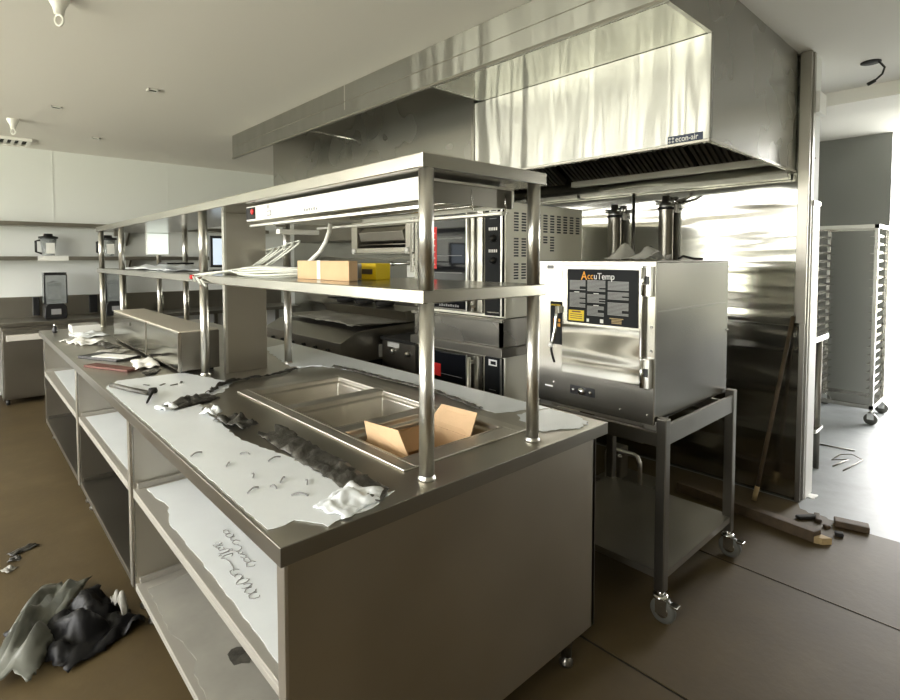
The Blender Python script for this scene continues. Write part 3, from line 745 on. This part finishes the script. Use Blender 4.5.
# water filters on the steel wall
for k,(yy,zt) in enumerate([(2.20,1.94),(1.79,1.975)]):
    t = thing('water_filter', ['slim steel water filter on the wall, the left of the two','slim steel water filter on the wall, the right one, with a side elbow'][k], 'water filter', (3.76,yy,1.40), 'water filters above the steamer')
    m = MB().lathe((3.765,yy,1.40),[(0,0),(.03,.0),(.048,.02),(.050,.04),(.050,zt-1.40-.10)],n=28); m.build('cartridge','steel_side',t)
    MB().lathe((3.765,yy,zt-.10),[(.050,0),(.056,.0),(.056,.018),(.050,.020)],n=28).build('clamp_ring','black',t)
    MB().box(3.80,3.8348,yy-.05,yy+.05,zt-.12,zt-.02).build('wall_bracket','steel_side',t,bevel=.002)
    m = MB().lathe((3.765,yy,zt-.08),[(.050,0),(.050,.025),(.03,.035),(.026,.08),(0,.085)],n=24); m.cyl((3.765,yy-.075,zt-.045),(3.765,yy+.075,zt-.045),.012,n=12)
    m.build('filter_head','steel_post',t)
    for sgn in (-1,1): MB().lathe((3.765,yy+sgn*.06,zt-.045),[(0,0),(.017,0),(.017,.018),(0,.018)],axis=(0,sgn,0),n=14).build('fitting','chrome',t)
    if k: MB().tube([(3.765,yy-.07,zt-.045),(3.76,yy-.15,zt-.03),(3.75,yy-.19,zt-.005)],.011,n=10).build('elbow_pipe','steel_dark',t)
tag(MB().cyl((3.8255,2.08,1.107),(3.8255,2.08,2.012),.008,n=12).build('gas_pipe','steel_dark'),'thin dark vertical pipe on the steel wall between the two water filters','pipe')

# ------------------------------------------------------------------ convection ovens (stacked)
def oven(z0, z1, label, with_vents=True):
    t = thing('convection_oven', label, 'oven', (2.8,2.53,z0), 'stacked convection ovens')
    X = 2.40; YA, YB = 2.12, 2.95
    MB().box(X,3.20,YA,YB,z0,z1).build('body','oven_side',t,bevel=.004)
    dr = MB().box(X-.030,X-.001,2.285,YB-.005,z0+.02,z1-.012).build('door','steel_bright',t,bevel=.003)
    MB().box(X-.033,X-.0305,2.425,YB-.04,z0+.035,z1-.03).build('door_glass','glassdark',dr)
    MB().box(X-.034,X-.030,2.415,2.425,z0+.03,z1-.025).build('door_trim','steel_post',dr)
    m = MB().cyl((X-.062,2.368,z0+.03),(X-.062,2.368,z1-.03),.013,n=16); m.box(X-.062,X-.030,2.358,2.378,z0+.05,z0+.07); m.box(X-.062,X-.030,2.358,2.378,z1-.07,z1-.05)
    m.build('handle','steel_post',dr)
    cpn = MB().box(X-.020,X-.001,2.128,2.272,z0+.012,z1-.012).build('control_panel','panel_black',t,bevel=.002)
    MB().box(X-.024,X-.0201,2.128,2.140,z0+.012,z1-.012).build('panel_edge','steel_post',cpn)
    h = z1-z0
    for fz in ((.69,.50) if with_vents else (.45,)):
        kz = z0+h*fz
        kb = MB().lathe((X-.020,2.200,kz),[(0,0),(.024,0),(.022,.008),(.017,.012),(.015,.026),(0,.028)],axis=(-1,0,0),n=22).build('knob','black',cpn)
        m = MB()
        for q in range(5): m.box(X-.0212,X-.0202,2.170+.015*q,2.179+.015*q,kz+.048,kz+.066)
        m.build('dial_marks','white',cpn)
        MB().box(X-.0212,X-.0202,2.175,2.232,kz+.118,kz+.121).build('printed_line','greyp',cpn)
    pl = MB().box(X-.0218,X-.0202,2.168,2.236,z1-.062,z1-.024).build('display_frame','white',cpn)
    MB().box(X-.0226,X-.0219,2.176,2.218,z1-.054,z1-.034).build('display','panel_black',pl)
    MB().box(X-.0218,X-.0202,2.150,2.250,z0+.030,z0+.036).build('lower_strip','steel_bright',cpn)
    if with_vents:
        zt = 1.803
        m = MB()
        for c_ in range(10):
            xx = 2.475 + .072*c_
            rows = list(range(7))
            if c_ in (0,1): rows += list(range(9,16)) + list(range(18,24)) + list(range(26,30))
            elif c_ < 6: rows += [8,9,10] if c_ < 5 else list(range(8,14))
            for r_ in rows:
                z = zt - .0172*r_
                m.box(xx, xx+.042, YA-.0012, YA+.001, z-.010, z)
        m.build('vent_slots','black',t)
    m = MB()
    for q in range(4):
        z = z0 + h*(.22+.16*q)
        m.box(X-.0338,X-.0331,2.46,2.90,z,z+.004)
    m.build('rack_glimpse','greyp',dr)
    return t
o1 = oven(1.162,1.862,'upper convection oven with black control panel and slotted cream side')
o2 = oven(.33,.93,'lower convection oven beneath the steel spacer', False)
text('CONVECTION', .036, (2.3662,2.80,1.205), 'greyp', o1, bold=.0005) if False else None
MB().box(2.3645,2.3669,2.705,2.80,1.455,1.735).build('red_label','red',o1)
m = MB()
for q in range(6): m.box(2.3638,2.3645,2.72,2.79,1.48+.042*q,1.487+.042*q)
m.build('label_lines','white',o1)
MB().box(2.3638,2.3669,2.50,2.66,1.185,1.187).build('glass_trim','greyp',o1)
m = MB()
for q in range(9): m.box(2.3655,2.3669,2.49+.022*q,2.504+.022*q,1.207,1.220+.004*(q%2))
m.build('printed_name','greyp',o1)
MB().box(2.3645,2.3669,2.665,2.80,.730,.815).build('red_label','red',o2)
sp = thing('oven_spacer', 'steel spacer frame between the two stacked ovens', 'spacer', (2.8,2.53,.935))
MB().box(2.375,3.20,2.115,2.955,.985,1.158).build('box_frame','steel',sp,bevel=.004)
MB().box(2.335,3.20,2.09,2.955,.932,.985).build('lower_flange','steel_side',sp,bevel=.004)
MB().box(2.345,2.375,2.10,2.955,1.140,1.160).build('upper_flange','steel_bright',sp,bevel=.003)
m = MB(); 
for q in (0,1): m.box(2.350,2.375,2.112+.0*q,2.126,.99,1.14)
m.build('corner_flange','steel_bright',sp)
ls = thing('oven_leg_frame','low steel frame on which the stacked ovens stand','stand',(2.8,2.53,G))
for lx in (2.44,3.12):
    for ly in (2.16,2.88): MB().box(lx,lx+.04,ly,ly+.04,G,.30).build('leg','steel_dark',ls)
MB().box(2.42,3.18,2.14,2.93,.30,.328).build('top_frame','steel_dark',ls)

# ------------------------------------------------------------------ griddle
gr = thing('griddle', 'long steel griddle under dusty plastic with a sloping front, left of the ovens', 'griddle', (2.7,4.45,G))
m = MB().prism([(2.25,.66),(2.25,.835),(2.41,.918),(3.15,.955),(3.15,.66)],'y',3.75,5.22); m.build('body','steel_side',gr,bevel=.004)
MB().box(2.35,3.12,3.77,5.20,.10,.66).build('base_cabinet','blackm',gr)
m = MB(); m.box(2.46,3.12,3.78,5.19,.955,.962)
m.build('cooking_plate','steel_dark',gr)
m = MB(); m.prism([(2.95,.962),(2.90,1.05),(3.15,1.07),(3.15,.962)],'y',3.76,5.2); m.build('backguard','steel_side',gr,bevel=.003)
for q in range(6):
    MB().lathe((2.25,3.95+.21*q,.75),[(0,0),(.024,0),(.020,.026),(0,.028)],axis=(-1,0,0)).build('knob','black',gr)
MB().box(2.62,2.76,3.7478,3.7499,.68,.79).build('paper_tag','paper',gr)
for lx in (2.42,3.05):
    for ly in (3.85,5.1): MB().cyl((lx,ly,G),(lx,ly,.10),.02,n=12).build('leg','steel_dark',gr)
crumple('dusty_plastic', (2.62,4.35,.964), (.48,1.15), .03, 'film_grey', 'dusty grey plastic sheet rumpled over the griddle', 'plastic', seed=51, n=26, freq=6)
for k in range(3):
    t = thing('pan', ['dark pan at the back of the griddle, leftmost of three','dark pan at the back of the griddle, middle one of three','dark pan at the back of the griddle, rightmost of three'][k],'pan',(3.03,4.95-.36*k,1.07),'dark pans on the griddle backguard')
    c_ = (3.03,4.95-.36*k,1.068)
    MB().lathe(c_,[(0,0),(.085,0),(.105,.045),(.101,.045),(.082,.006),(0,.006)]).build('pan_body','blackm',t)
    MB().tube([(c_[0]-.1,c_[1],c_[2]+.04),(c_[0]-.2,c_[1]+.02,c_[2]+.055)],.008,n=8).build('pan_handle','blackm',t)

rg = thing('range', 'dark low range with a small pale tag in the gap between griddle and ovens', 'range', (2.95,3.35,G))
MB().box(2.62,3.25,3.02,3.70,.08,.84).build('body','steel_dark',rg,bevel=.004)
MB().box(2.60,3.25,3.02,3.70,.842,.87).build('grate','blackm',rg,bevel=.003)
m = MB()
for q in range(3): m.lathe((2.62,3.14+.2*q,.76),[(0,0),(.022,0),(.018,.024),(0,.026)],axis=(-1,0,0))
m.build('knob','steel_post',rg)
MB().box(2.6175,2.6199,3.46,3.62,.79,.83).build('pale_tag','paper',rg)
for ly in (3.08,3.64): MB().cyl((2.68,ly,G),(2.68,ly,.08),.02,n=12).build('leg','steel_dark',rg)
m = MB(); m.cyl((3.2,3.08,G),(3.2,3.08,.08),.02,n=12); m.build('leg','steel_dark',rg)

# salamander broiler on the wall
sl = thing('salamander_broiler', 'wall-mounted steel salamander broiler with an open front slot, seen between the shelves', 'broiler', (3.45,4.35,1.57))
m = MB(); m.box(3.10,3.83,3.87,3.99,1.57,1.98); m.box(3.10,3.83,4.82,4.93,1.57,1.98); m.box(3.10,3.83,3.99,4.82,1.85,1.98); m.box(3.60,3.83,3.99,4.82,1.57,1.85); m.box(3.10,3.60,3.99,4.82,1.57,1.63)
m.build('shell','steel_rim',sl)
MB().box(3.56,3.599,4.0,4.81,1.64,1.84).build('dark_liner','blackm',sl)
m = MB(); m.prism([(3.09,1.79),(3.16,1.84),(3.3,1.84),(3.3,1.70),(3.12,1.70)],'y',4.03,4.78); m.build('pull_drawer','steel_rim',sl,bevel=.004)
m = MB(); 
for q in range(22): m.cyl((3.12,4.02+.036*q,1.665),(3.5,4.02+.036*q,1.665),.004,n=6)
m.cyl((3.12,4.0,1.665),(3.12,4.8,1.665),.007,n=8); m.build('rack','steel_dark',sl)
for yy in (3.96,4.87): MB().lathe((3.10,yy,1.60),[(0,0),(.034,0),(.030,.02),(0,.024)],axis=(-1,0,0)).build('knob','white_metal',sl)
MB().box(3.095,3.11,3.87,3.92,1.40,2.03).build('side_bracket','steel_bright',sl,bevel=.003)
MB().box(3.08,3.10,3.87,4.93,1.57,1.585).build('lower_edge','steel_bright',sl)
wp = thing('wall_cabinet', 'white flat metal box on the wall under the salamander broiler', 'box', (3.6,4.1,1.33))
MB().box(3.45,3.83,3.98,4.42,1.33,1.50).build('body','white_metal',wp,bevel=.004)
pf = thing('pot_filler', 'chrome swing-arm pot filler tap in front of the white wall box', 'tap', (3.2,3.85,1.34))
m = MB(); m.tube([(3.42,3.96,1.47),(3.30,3.96,1.47),(3.16,4.02,1.475),(3.05,4.14,1.475)],.014,n=12); m.build('arm','chrome',pf)
m = MB(); m.lathe((3.05,4.14,1.455),[(0,0),(.02,0),(.02,.04),(0,.04)]); m.build('joint','chrome',pf)
m = MB(); m.tube([(3.30,3.90,1.47),(3.28,3.86,1.45),(3.27,3.84,1.40),(3.27,3.84,1.34)],.018,n=12); m.build('spout','chrome',pf)
m = MB(); m.lathe((3.25,3.92,1.38),[(0,-.02),(.028,-.016),(.03,0),(.022,.016),(0,.02)]); m.lathe((3.27,3.80,1.40),[(0,-.02),(.028,-.016),(.03,0),(.022,.016),(0,.02)]); m.build('valve_knob','chrome',pf)
MB().tube([(3.42,3.96,1.47),(3.64,3.96,1.47),(3.833,3.96,1.47)],.012,n=10).build('supply_pipe','chrome',pf)
tag(MB().box(3.62,3.833,5.05,7.3,1.755,2.0).build('wall_shelf','steel_dark',bevel=.004),'added dark box for a dark reflection high on the wall left of the salamander broiler','added box')  # box added for a dark band of reflection on the wall

# ------------------------------------------------------------------ things under and behind the stand
dp = thing('drain_fixture', 'small steel fixture with a bent pipe on the floor beneath the steamer', 'drain pipe', (3.2,1.75,G))
MB().box(3.12,3.42,1.60,1.95,G,.05).build('base_tray','steel_side',dp,bevel=.005)
MB().box(3.20,3.30,1.80,1.92,.05,.26).build('valve_box','steel_dark',dp,bevel=.01)
MB().tube([(3.16,1.88,.05),(3.16,1.88,.22),(3.155,1.865,.255),(3.15,1.84,.265),(3.15,1.68,.265),(3.15,1.655,.255),(3.15,1.64,.22),(3.15,1.64,.05)],.014,n=12).build('bent_pipe','steel_post',dp)
MB().lathe((3.15,1.78,.23),[(0,-.012),(.016,-.008),(.016,.008),(0,.012)]).build('valve_knob','chrome',dp)
pk = thing('timber_plank', 'dark length of timber with a pale cut end lying on the floor beyond the stand', 'plank', (3.35,1.1,G))
MB().prism([(3.41,1.52),(3.47,1.50),(3.375,.715),(3.315,.735)],'z',G,G+.06).build('plank_body','wood',pk,bevel=.004)
MB().prism([(3.315,.7345),(3.375,.7145),(3.365,.665),(3.325,.70)],'z',G,G+.035).build('cut_end','woodlight',pk)
br = thing('pole', 'thin brown wooden pole leaning against the steel wall', 'pole', (3.63,1.12,G))
MB().tube([(3.635,1.11,.10),(3.803,.985,1.165)],.0125,n=12).build('shaft','wood',br)
MB().tube([(3.618,1.123,G+.008),(3.635,1.11,.10)],.014,n=12).build('pale_tip','woodlight',br)
for k,(a_,b_,sx_,sy_,sz_,an_,mt_,lab_) in enumerate([
    (3.60,.835,.035,.12,.02,.9,'blackm','dark bent scrap on the board floor beside the plank end'),
    (3.64,.79,.03,.10,.02,1.9,'wood','brown scrap touching the dark bent scrap'),
    (3.66,.635,.07,.16,.035,.25,'wood','chunky brown wood offcut at the ragged board edge'),
    (3.50,.66,.035,.04,.022,.3,'blackm','small dark lump between plank end and wood offcut'),
    (3.56,.73,.03,.03,.018,.9,'wood','tiny brown crumb near the plank end'),]):
    tag(rotbox(a_,b_,G+.001,sx_,sy_,sz_,an_).build('floor_scrap',mt_,bevel=.006),lab_,'scrap')
tag(MB().tube([(4.62,.86,.006),(4.80,.83,.006),(4.93,.80,.02),(5.01,.88,.02),(4.97,.95,.008),(4.80,.965,.006),(4.88,.88,.012),(4.66,.93,.006)],.004,n=6).build('loose_wire','steel_dark'),'looped thin wire lying on the pale concrete floor','wire')
tag(MB().tube([(5.14,1.14,.006),(5.15,1.02,.006),(5.165,.89,.006)],.005,n=6).build('loose_wire','steel_dark'),'short straight wire on the pale floor beside the worktable leg','wire')
tag(crumple('paper_scrap',(3.98,.90,.001),(.08,.05),.015,'paper',seed=61,n=8,freq=20),'small white paper scrap at the foot of the wall end','scrap')

# floor litter on the left
crumple('rubbish_bag', (.33,2.56,G), (.30,.42), .13, 'blackbag', 'crumpled black plastic bag on the floor at the counter foot', 'plastic bag', seed=71, n=22, freq=8, ang=.3)
crumple('crumpled_plastic', (.185,2.66,G+.02), (.17,.60), .11, 'film_dim', 'long grey crumpled plastic sheet on the floor beside the black bag', 'plastic', seed=72, n=30, freq=20, fy=.14, ang=-.42)
crumple('crumpled_plastic', (.455,2.56,G+.05), (.03,.16), .09, 'film_grey', 'pale strip of plastic between the black bag and the counter', 'plastic', seed=73, n=14, freq=12, ang=.1)
for k,(a_,b_,c_) in enumerate([(.20,3.50,.12),(.16,3.42,.05),(.13,3.32,.05)]):
    crumple('litter_scrap',(a_,b_,G),(c_,.05),.03,'film_dark' if k < 2 else 'film_grey',['dark twisted scrap on the brown floor, farthest of three','dark scrap on the brown floor, middle of three','grey scrap on the brown floor, nearest of three'][k],'scrap',ang=.4+k,seed=80+k,n=9,freq=20)

# ------------------------------------------------------------------ back wall
for k,(z,lab) in enumerate([(1.885,'upper steel wall shelf running along the back wall'),(1.505,'lower steel wall shelf running along the back wall')]):
    t = thing('wall_shelf', lab, 'shelf', (1,7.6,z), 'steel wall shelves')
    MB().box(-1.2,3.3,7.45,7.745,z+(.0 if k==0 else .0),z+.045).build('board','steel_side',t,bevel=.003)
    for xx in (-.6,1.55,3.0):
        MB().prism([(7.52,z-.001),(7.745,z-.001),(7.745,z-.20)],'x',xx,xx+.02).build('bracket','steel_dark',t)
bc = thing('back_counter', 'long steel counter along the back wall under the blenders', 'counter', (1,7.4,.8))
MB().box(-1.5,3.6,7.10,7.745,.815,.855).build('top','steel_side',bc,bevel=.003)
MB().box(-1.5,3.6,7.725,7.748,.856,1.09).build('splashback','steel_side',bc)
for xx in (-1.45,1.75,2.6,3.5):
    MB().box(xx,xx+.04,7.13,7.17,G,.815).build('leg','steel_side',bc)
    MB().box(xx,xx+.04,7.68,7.72,G,.815).build('leg','steel_side',bc)
fr = thing('undercounter_fridge', 'steel undercounter refrigerator beneath the back counter', 'refrigerator', (.85,7.4,G))
MB().box(.29,1.45,7.11,7.70,.06,.812).build('body','steel_side',fr,bevel=.003)
for (a_,b_) in ((.30,.86),(.88,1.44)):
    d_ = MB().box(a_,b_,7.085,7.108,.08,.775).build('door','steel_side',fr,bevel=.003)
    MB().box(a_+.03,b_-.03,7.045,7.084,.675,.735).build('handle','pull',d_,bevel=.004)
for xx in (.33,1.38):
    for yy in (7.15,7.64): MB().cyl((xx,yy,G),(xx,yy,.06),.018,n=12).build('foot','rubber',fr)

def blender(x, y, z, label):
    t = thing('blender_machine', label, 'blender', (x,y,z), 'blenders on the back counter')
    m = MB().prism([(-.095,0),(.095,0),(.105,.03),(.10,.13),(.07,.17),(-.07,.17),(-.10,.13),(-.105,.03)],'y',-.10,.12)
    m.v = [p+Vector((x,y,z)) for p in m.v]; m.build('motor_base','black',t,bevel=.008)
    MB().box(x-.045,x+.045,y-.103,y-.100,z+.05,z+.11).build('control_plate','greyp',t)
    m = MB(); m.v = []
    for (a0,a1,b0,b1,c0,c1) in ((-.10,-.094,-.11,.11,.17,.50),(.094,.10,-.11,.11,.17,.50),(-.10,.10,-.11,-.104,.17,.50),(-.10,.10,.104,.11,.17,.50),(-.10,.10,-.11,.11,.50,.515)):
        m.box(x+a0,x+a1,y+b0,y+b1,z+c0,z+c1)
    m.build('sound_cover','glass',t)
    MB().box(x-.102,x+.102,y-.113,y-.107,z+.485,z+.515).build('cover_edge','black',t,bevel=.002)
    for q in (-1,1): MB().box(x+q*.100-.006,x+q*.100+.006,y-.114,y-.108,z+.17,z+.49).build('cover_frame','black',t)
    MB().box(x-.05,x+.05,y-.02,y+.02,z+.22,z+.36).build('pale_insert','paper',t)
    MB().lathe((x,y,z+.172),[(0,0),(.045,0),(.05,.02),(.068,.22),(.064,.22),(.046,.022),(0,.02)]).build('jug','glass',t)
    MB().lathe((x,y,z+.392),[(0,.03),(.03,.03),(.035,.012),(.072,.010),(.072,0),(0,0)]).build('jug_lid','black',t)
    MB().lathe((x,y,z+.19),[(0,0),(.04,0),(.04,.03),(0,.03)]).build('blade_hub','chrome',t)
    return t
blender(.775,7.40,.856,'blender with clear sound cover on the back counter, the left one')
blender(1.35,7.40,.856,'blender with clear sound cover on the back counter, the right one')
def jar(x, label):
    z = 1.551
    t = thing('blender_jug', label, 'jug', (x,7.56,z), 'spare blender jugs on the wall shelf')
    MB().lathe((x,7.56,z),[(0,0),(.055,0),(.058,.02),(.078,.20),(.074,.20),(.054,.022),(0,.02)]).build('jug_body','glass',t)
    MB().lathe((x,7.56,z+.20),[(0,.055),(.04,.055),(.045,.03),(.092,.022),(.092,0),(0,0)]).build('lid','black',t)
    MB().tube([(x-.075,7.56,z+.18),(x-.115,7.56,z+.17),(x-.115,7.56,z+.05),(x-.060,7.56,z+.03)],.012,n=10).build('handle','black',t)
    MB().box(x-.03,x+.05,7.484,7.486,z+.03,z+.15).build('measure_strip','paper',t)
    return t
jar(.75,'clear blender jug with black lid on the lower wall shelf, the left one')
jar(1.33,'clear blender jug with black lid on the lower wall shelf, the right one')
tag(MB().box(.64,.92,7.444,7.449,1.500,1.556).build('shelf_tag','paper'),'white strip on the shelf edge below the left blender jug','tag')
for k,(a_,b_) in enumerate([(.60,.66),(1.14,1.22)]):
    tag(MB().box(a_,b_,7.66,7.722,.875,1.085).build('outlet_box','black',bevel=.004),['small black outlet box on the splashback left of the blenders','wider black outlet box on the splashback between the blenders'][k],'outlet')
tag(MB().cyl((1.90,7.60,.857),(1.90,7.60,1.05),.04,n=20).build('canister','steel_dark'),'dark canister on the back counter right of the blenders','canister')

# ------------------------------------------------------------------ side room
rk = thing('bakery_rack', 'tall wheeled aluminium sheet pan rack in the bright side room', 'rack', (6.35,1.17,0))
RX = (6.10,6.64); RY = (.93,1.40)
for x in RX:
    for y in RY:
        MB().box(x,x+.03,y,y+.03,.13,1.83).build('post','steel_bright',rk,bevel=.003)
        m = MB(); m.cyl((x+.015,y+.015,.13),(x+.015,y+.015,.10),.012,n=10); m.box(x-.01,x-.006,y-.01,y+.04,.05,.11); m.box(x+.036,x+.04,y-.01,y+.04,.05,.11)
        cs = m.build('caster','chrome',rk)
        MB().lathe((x,y+.015,.0525),[(0,0),(.052,0),(.052,.03),(0,.03)],axis=(1,0,0)).build('wheel','tyre',cs)
for zz in (.14,1.80):
    m = MB(); m.box(6.10,6.67,.93,.96,zz,zz+.035); m.box(6.10,6.67,1.40,1.43,zz,zz+.035); m.box(6.10,6.13,.93,1.43,zz,zz+.035); m.box(6.64,6.67,.93,1.43,zz,zz+.035)
    m.build('frame_bar','steel_bright',rk)
for k in range(20):
    z = .24+.078*k
    for (ya,yb,yc) in ((.96,.992,.960),(1.368,1.40,1.397)):
        m = MB(); m.box(6.12,6.66,ya,yb,z,z+.003); m.box(6.12,6.66,yc,yc+.003,z,z+.025); m.build('slide','steel_bright',rk)
wk = thing('worktable', 'steel worktable just behind the wall end', 'table', (4.35,1.6,0))
MB().box(4.08,4.72,.99,2.4,.935,.972).build('top','steel_bright',wk,bevel=.003)
for x in (4.12,4.55):
    for y in (1.01,2.33): MB().cyl((x,y,0),(x,y,.935),.02,n=14).build('leg','steel_side',wk)
m = MB(); m.box(4.10,4.58,1.0,2.35,.285,.30); m.box(4.42,4.60,.985,1.0,.285,.31); m.build('undershelf','steel_bright',wk)
cg = thing('corner_guard', 'white plastic guard on the lower part of the wall end', 'corner guard', (3.95,.925,0))
MB().box(3.90,4.055,.918,.9295,.0,1.855).build('guard_strip','white_metal',cg,bevel=.002)
MB().box(3.902,4.065,.914,.9295,1.856,1.885).build('top_clip','steel_side',cg,bevel=.002)
tag(MB().box(3.90,4.05,.90,.9295,2.42,2.55).build('wall_end_box','white',bevel=.004),'small white box added for a bright slit high on the wall end','light box')  # plain white box added where a bright slit shows, no lamp
tag(MB().lathe((3.95,.9295,2.15),[(.006,0),(.005,.004),(0,.005)],axis=(0,-1,0)).build('screw_head','steel_dark'),'dark screw head in the white wall end','screw')

# ------------------------------------------------------------------ ceiling things
def sprinkler(x, y, label):
    t = thing('sprinkler_head', label, 'sprinkler', (x,y,CZ-.12), 'white sprinkler heads on the ceiling')
    MB().lathe((x,y,CZ),[(.046,0),(.045,-.020),(.026,-.055),(.021,-.085),(0,-.085)],n=28).build('cover_cup','white_metal',t)
    m = MB(); pts = [(x+.019*math.cos(q)*.75, y-.019*math.cos(q)*.65, CZ-.112+.026*math.sin(q)) for q in [2*math.pi*j/24 for j in range(25)]]
    m.tube(pts,.0055,n=8,cap=False); m.build('deflector_ring','white_metal',t)
sprinkler(.387,3.20,'white sprinkler head on the ceiling, the nearer one')
sprinkler(.391,6.24,'white sprinkler head on the ceiling, the farther one above the back wall')
for k,(a_,b_) in enumerate([(1.10,4.47),(.627,5.51),(1.08,6.64)]):
    t = thing('ceiling_socket', ['square ceiling socket nearest to the hood front','square ceiling socket on the left, middle distance','square ceiling socket farthest away near the back wall'][k],'ceiling socket',(a_,b_,CZ-.01),'recessed ceiling sockets')
    m = MB(); s_ = .038
    m.box(a_-s_,a_+s_,b_-s_,b_-s_+.012,CZ-.010,CZ-.0005); m.box(a_-s_,a_+s_,b_+s_-.012,b_+s_,CZ-.010,CZ-.0005)
    m.box(a_-s_,a_-s_+.012,b_-s_,b_+s_,CZ-.010,CZ-.0005); m.box(a_+s_-.012,a_+s_,b_-s_,b_+s_,CZ-.010,CZ-.0005); m.build('frame','white_metal',t)
    MB().box(a_-s_+.012,a_+s_-.012,b_-s_+.012,b_+s_-.012,CZ-.004,CZ-.0005).build('dark_opening','blackm',t)
vt = thing('ceiling_vent', 'white slotted ceiling vent at the back wall', 'vent', (.40,7.33,CZ-.03))
m = MB(); m.box(.1,.60,7.14,7.17,CZ-.03,CZ-.001); m.box(.1,.60,7.50,7.53,CZ-.03,CZ-.001); m.box(.57,.60,7.17,7.50,CZ-.03,CZ-.001); m.box(.1,.13,7.17,7.50,CZ-.03,CZ-.001); m.build('frame','white_metal',vt)
m = MB()
for q in range(7): m.box(.14+.06*q,.165+.06*q,7.17,7.50,CZ-.025,CZ-.006)
m.build('slat','white_metal',vt)
MB().box(.13,.57,7.17,7.50,CZ-.005,CZ-.001).build('dark_duct','blackm',vt)
hwz = thing('hanging_wire', 'open ceiling box with a dark wire hanging out, above the side doorway', 'wire', (4.33,.72,CZ-.1))
MB().lathe((4.33,.73,CZ-.0005),[(.055,0),(.055,-.006),(0,-.006)],n=20).build('box_opening','blackm',hwz)
MB().tube([(4.33,.69,CZ-.005),(4.335,.66,CZ-.05),(4.33,.67,CZ-.09),(4.32,.71,CZ-.13)],.006,n=8).build('wire','blackm',hwz)
MB().tube([(4.322,.703,CZ-.125),(4.31,.74,CZ-.145)],.011,n=8).build('connector','blackm',hwz)

for o_ in (st, sm): o_.location.y -= .018
# ------------------------------------------------------------------ light
W = bpy.data.worlds.new('daylight'); S.world = W; W.use_nodes = True
nt = W.node_tree; bg = nt.nodes['Background']
tc = nt.nodes.new('ShaderNodeTexCoord'); sp_ = nt.nodes.new('ShaderNodeSeparateXYZ'); L(nt, tc.outputs['Generated'], sp_.inputs[0])
rr = ramp(nt, sp_.outputs['Z'], [(0.0,(.75,.72,.60)),(.48,(.70,.70,.56)),(.53,(.97,.96,.93)),(1.0,(1.0,.985,.97))])
mr = nt.nodes.new('ShaderNodeMapRange'); mr.inputs[1].default_value=-1; mr.inputs[2].default_value=1
L(nt, sp_.outputs['Z'], mr.inputs[0]); L(nt, mr.outputs[0], rr.inputs[0])
L(nt, rr.outputs[0], bg.inputs['Color']); bg.inputs['Strength'].default_value = 8.0

def portal(loc, sx, sy, normal):
    l = bpy.data.lights.new('window_daylight','AREA'); l.shape='RECTANGLE'; l.size=sx; l.size_y=sy
    l.cycles.is_portal = True
    o = bpy.data.objects.new('window_daylight', l); COL.objects.link(o); o.location = loc
    o.rotation_euler = Vector(normal).to_track_quat('-Z','Y').to_euler()
    return o
for a, b in wy: portal((-3.26,(a+b)/2,(wz[0]+wz[1])/2), b-a, wz[1]-wz[0], (1,0,0))
portal((6.95,.605,1.39), .71, 2.78, (-1,0,0))
portal((6.525,-2.7,1.65), .55, 1.5, (0,1,0))

# ------------------------------------------------------------------ camera
H = 1.52; F = 533; PX, PY = 450, 282
yaw = math.radians(47.4); pit = math.atan(23/533)
fw = Vector((math.cos(yaw)*math.cos(pit), math.sin(yaw)*math.cos(pit), -math.sin(pit)))
rt = Vector((math.sin(yaw), -math.cos(yaw), 0)); up = rt.cross(fw)
cam = bpy.data.cameras.new('camera'); co = bpy.data.objects.new('camera', cam); COL.objects.link(co)
mx = Matrix((rt, up, -fw)).transposed().to_4x4(); mx.translation = (0,0,H); co.matrix_world = mx
cam.sensor_width = 36; cam.sensor_fit = 'HORIZONTAL'; cam.lens = 36*F/900; cam.shift_y = -(350-PY)/900; cam.clip_start = .05
S.camera = co
S.view_settings.view_transform = 'Standard'; S.view_settings.look = 'None'; S.view_settings.gamma = 1
S.view_settings.use_curve_mapping = False; S.view_settings.exposure = 1.78
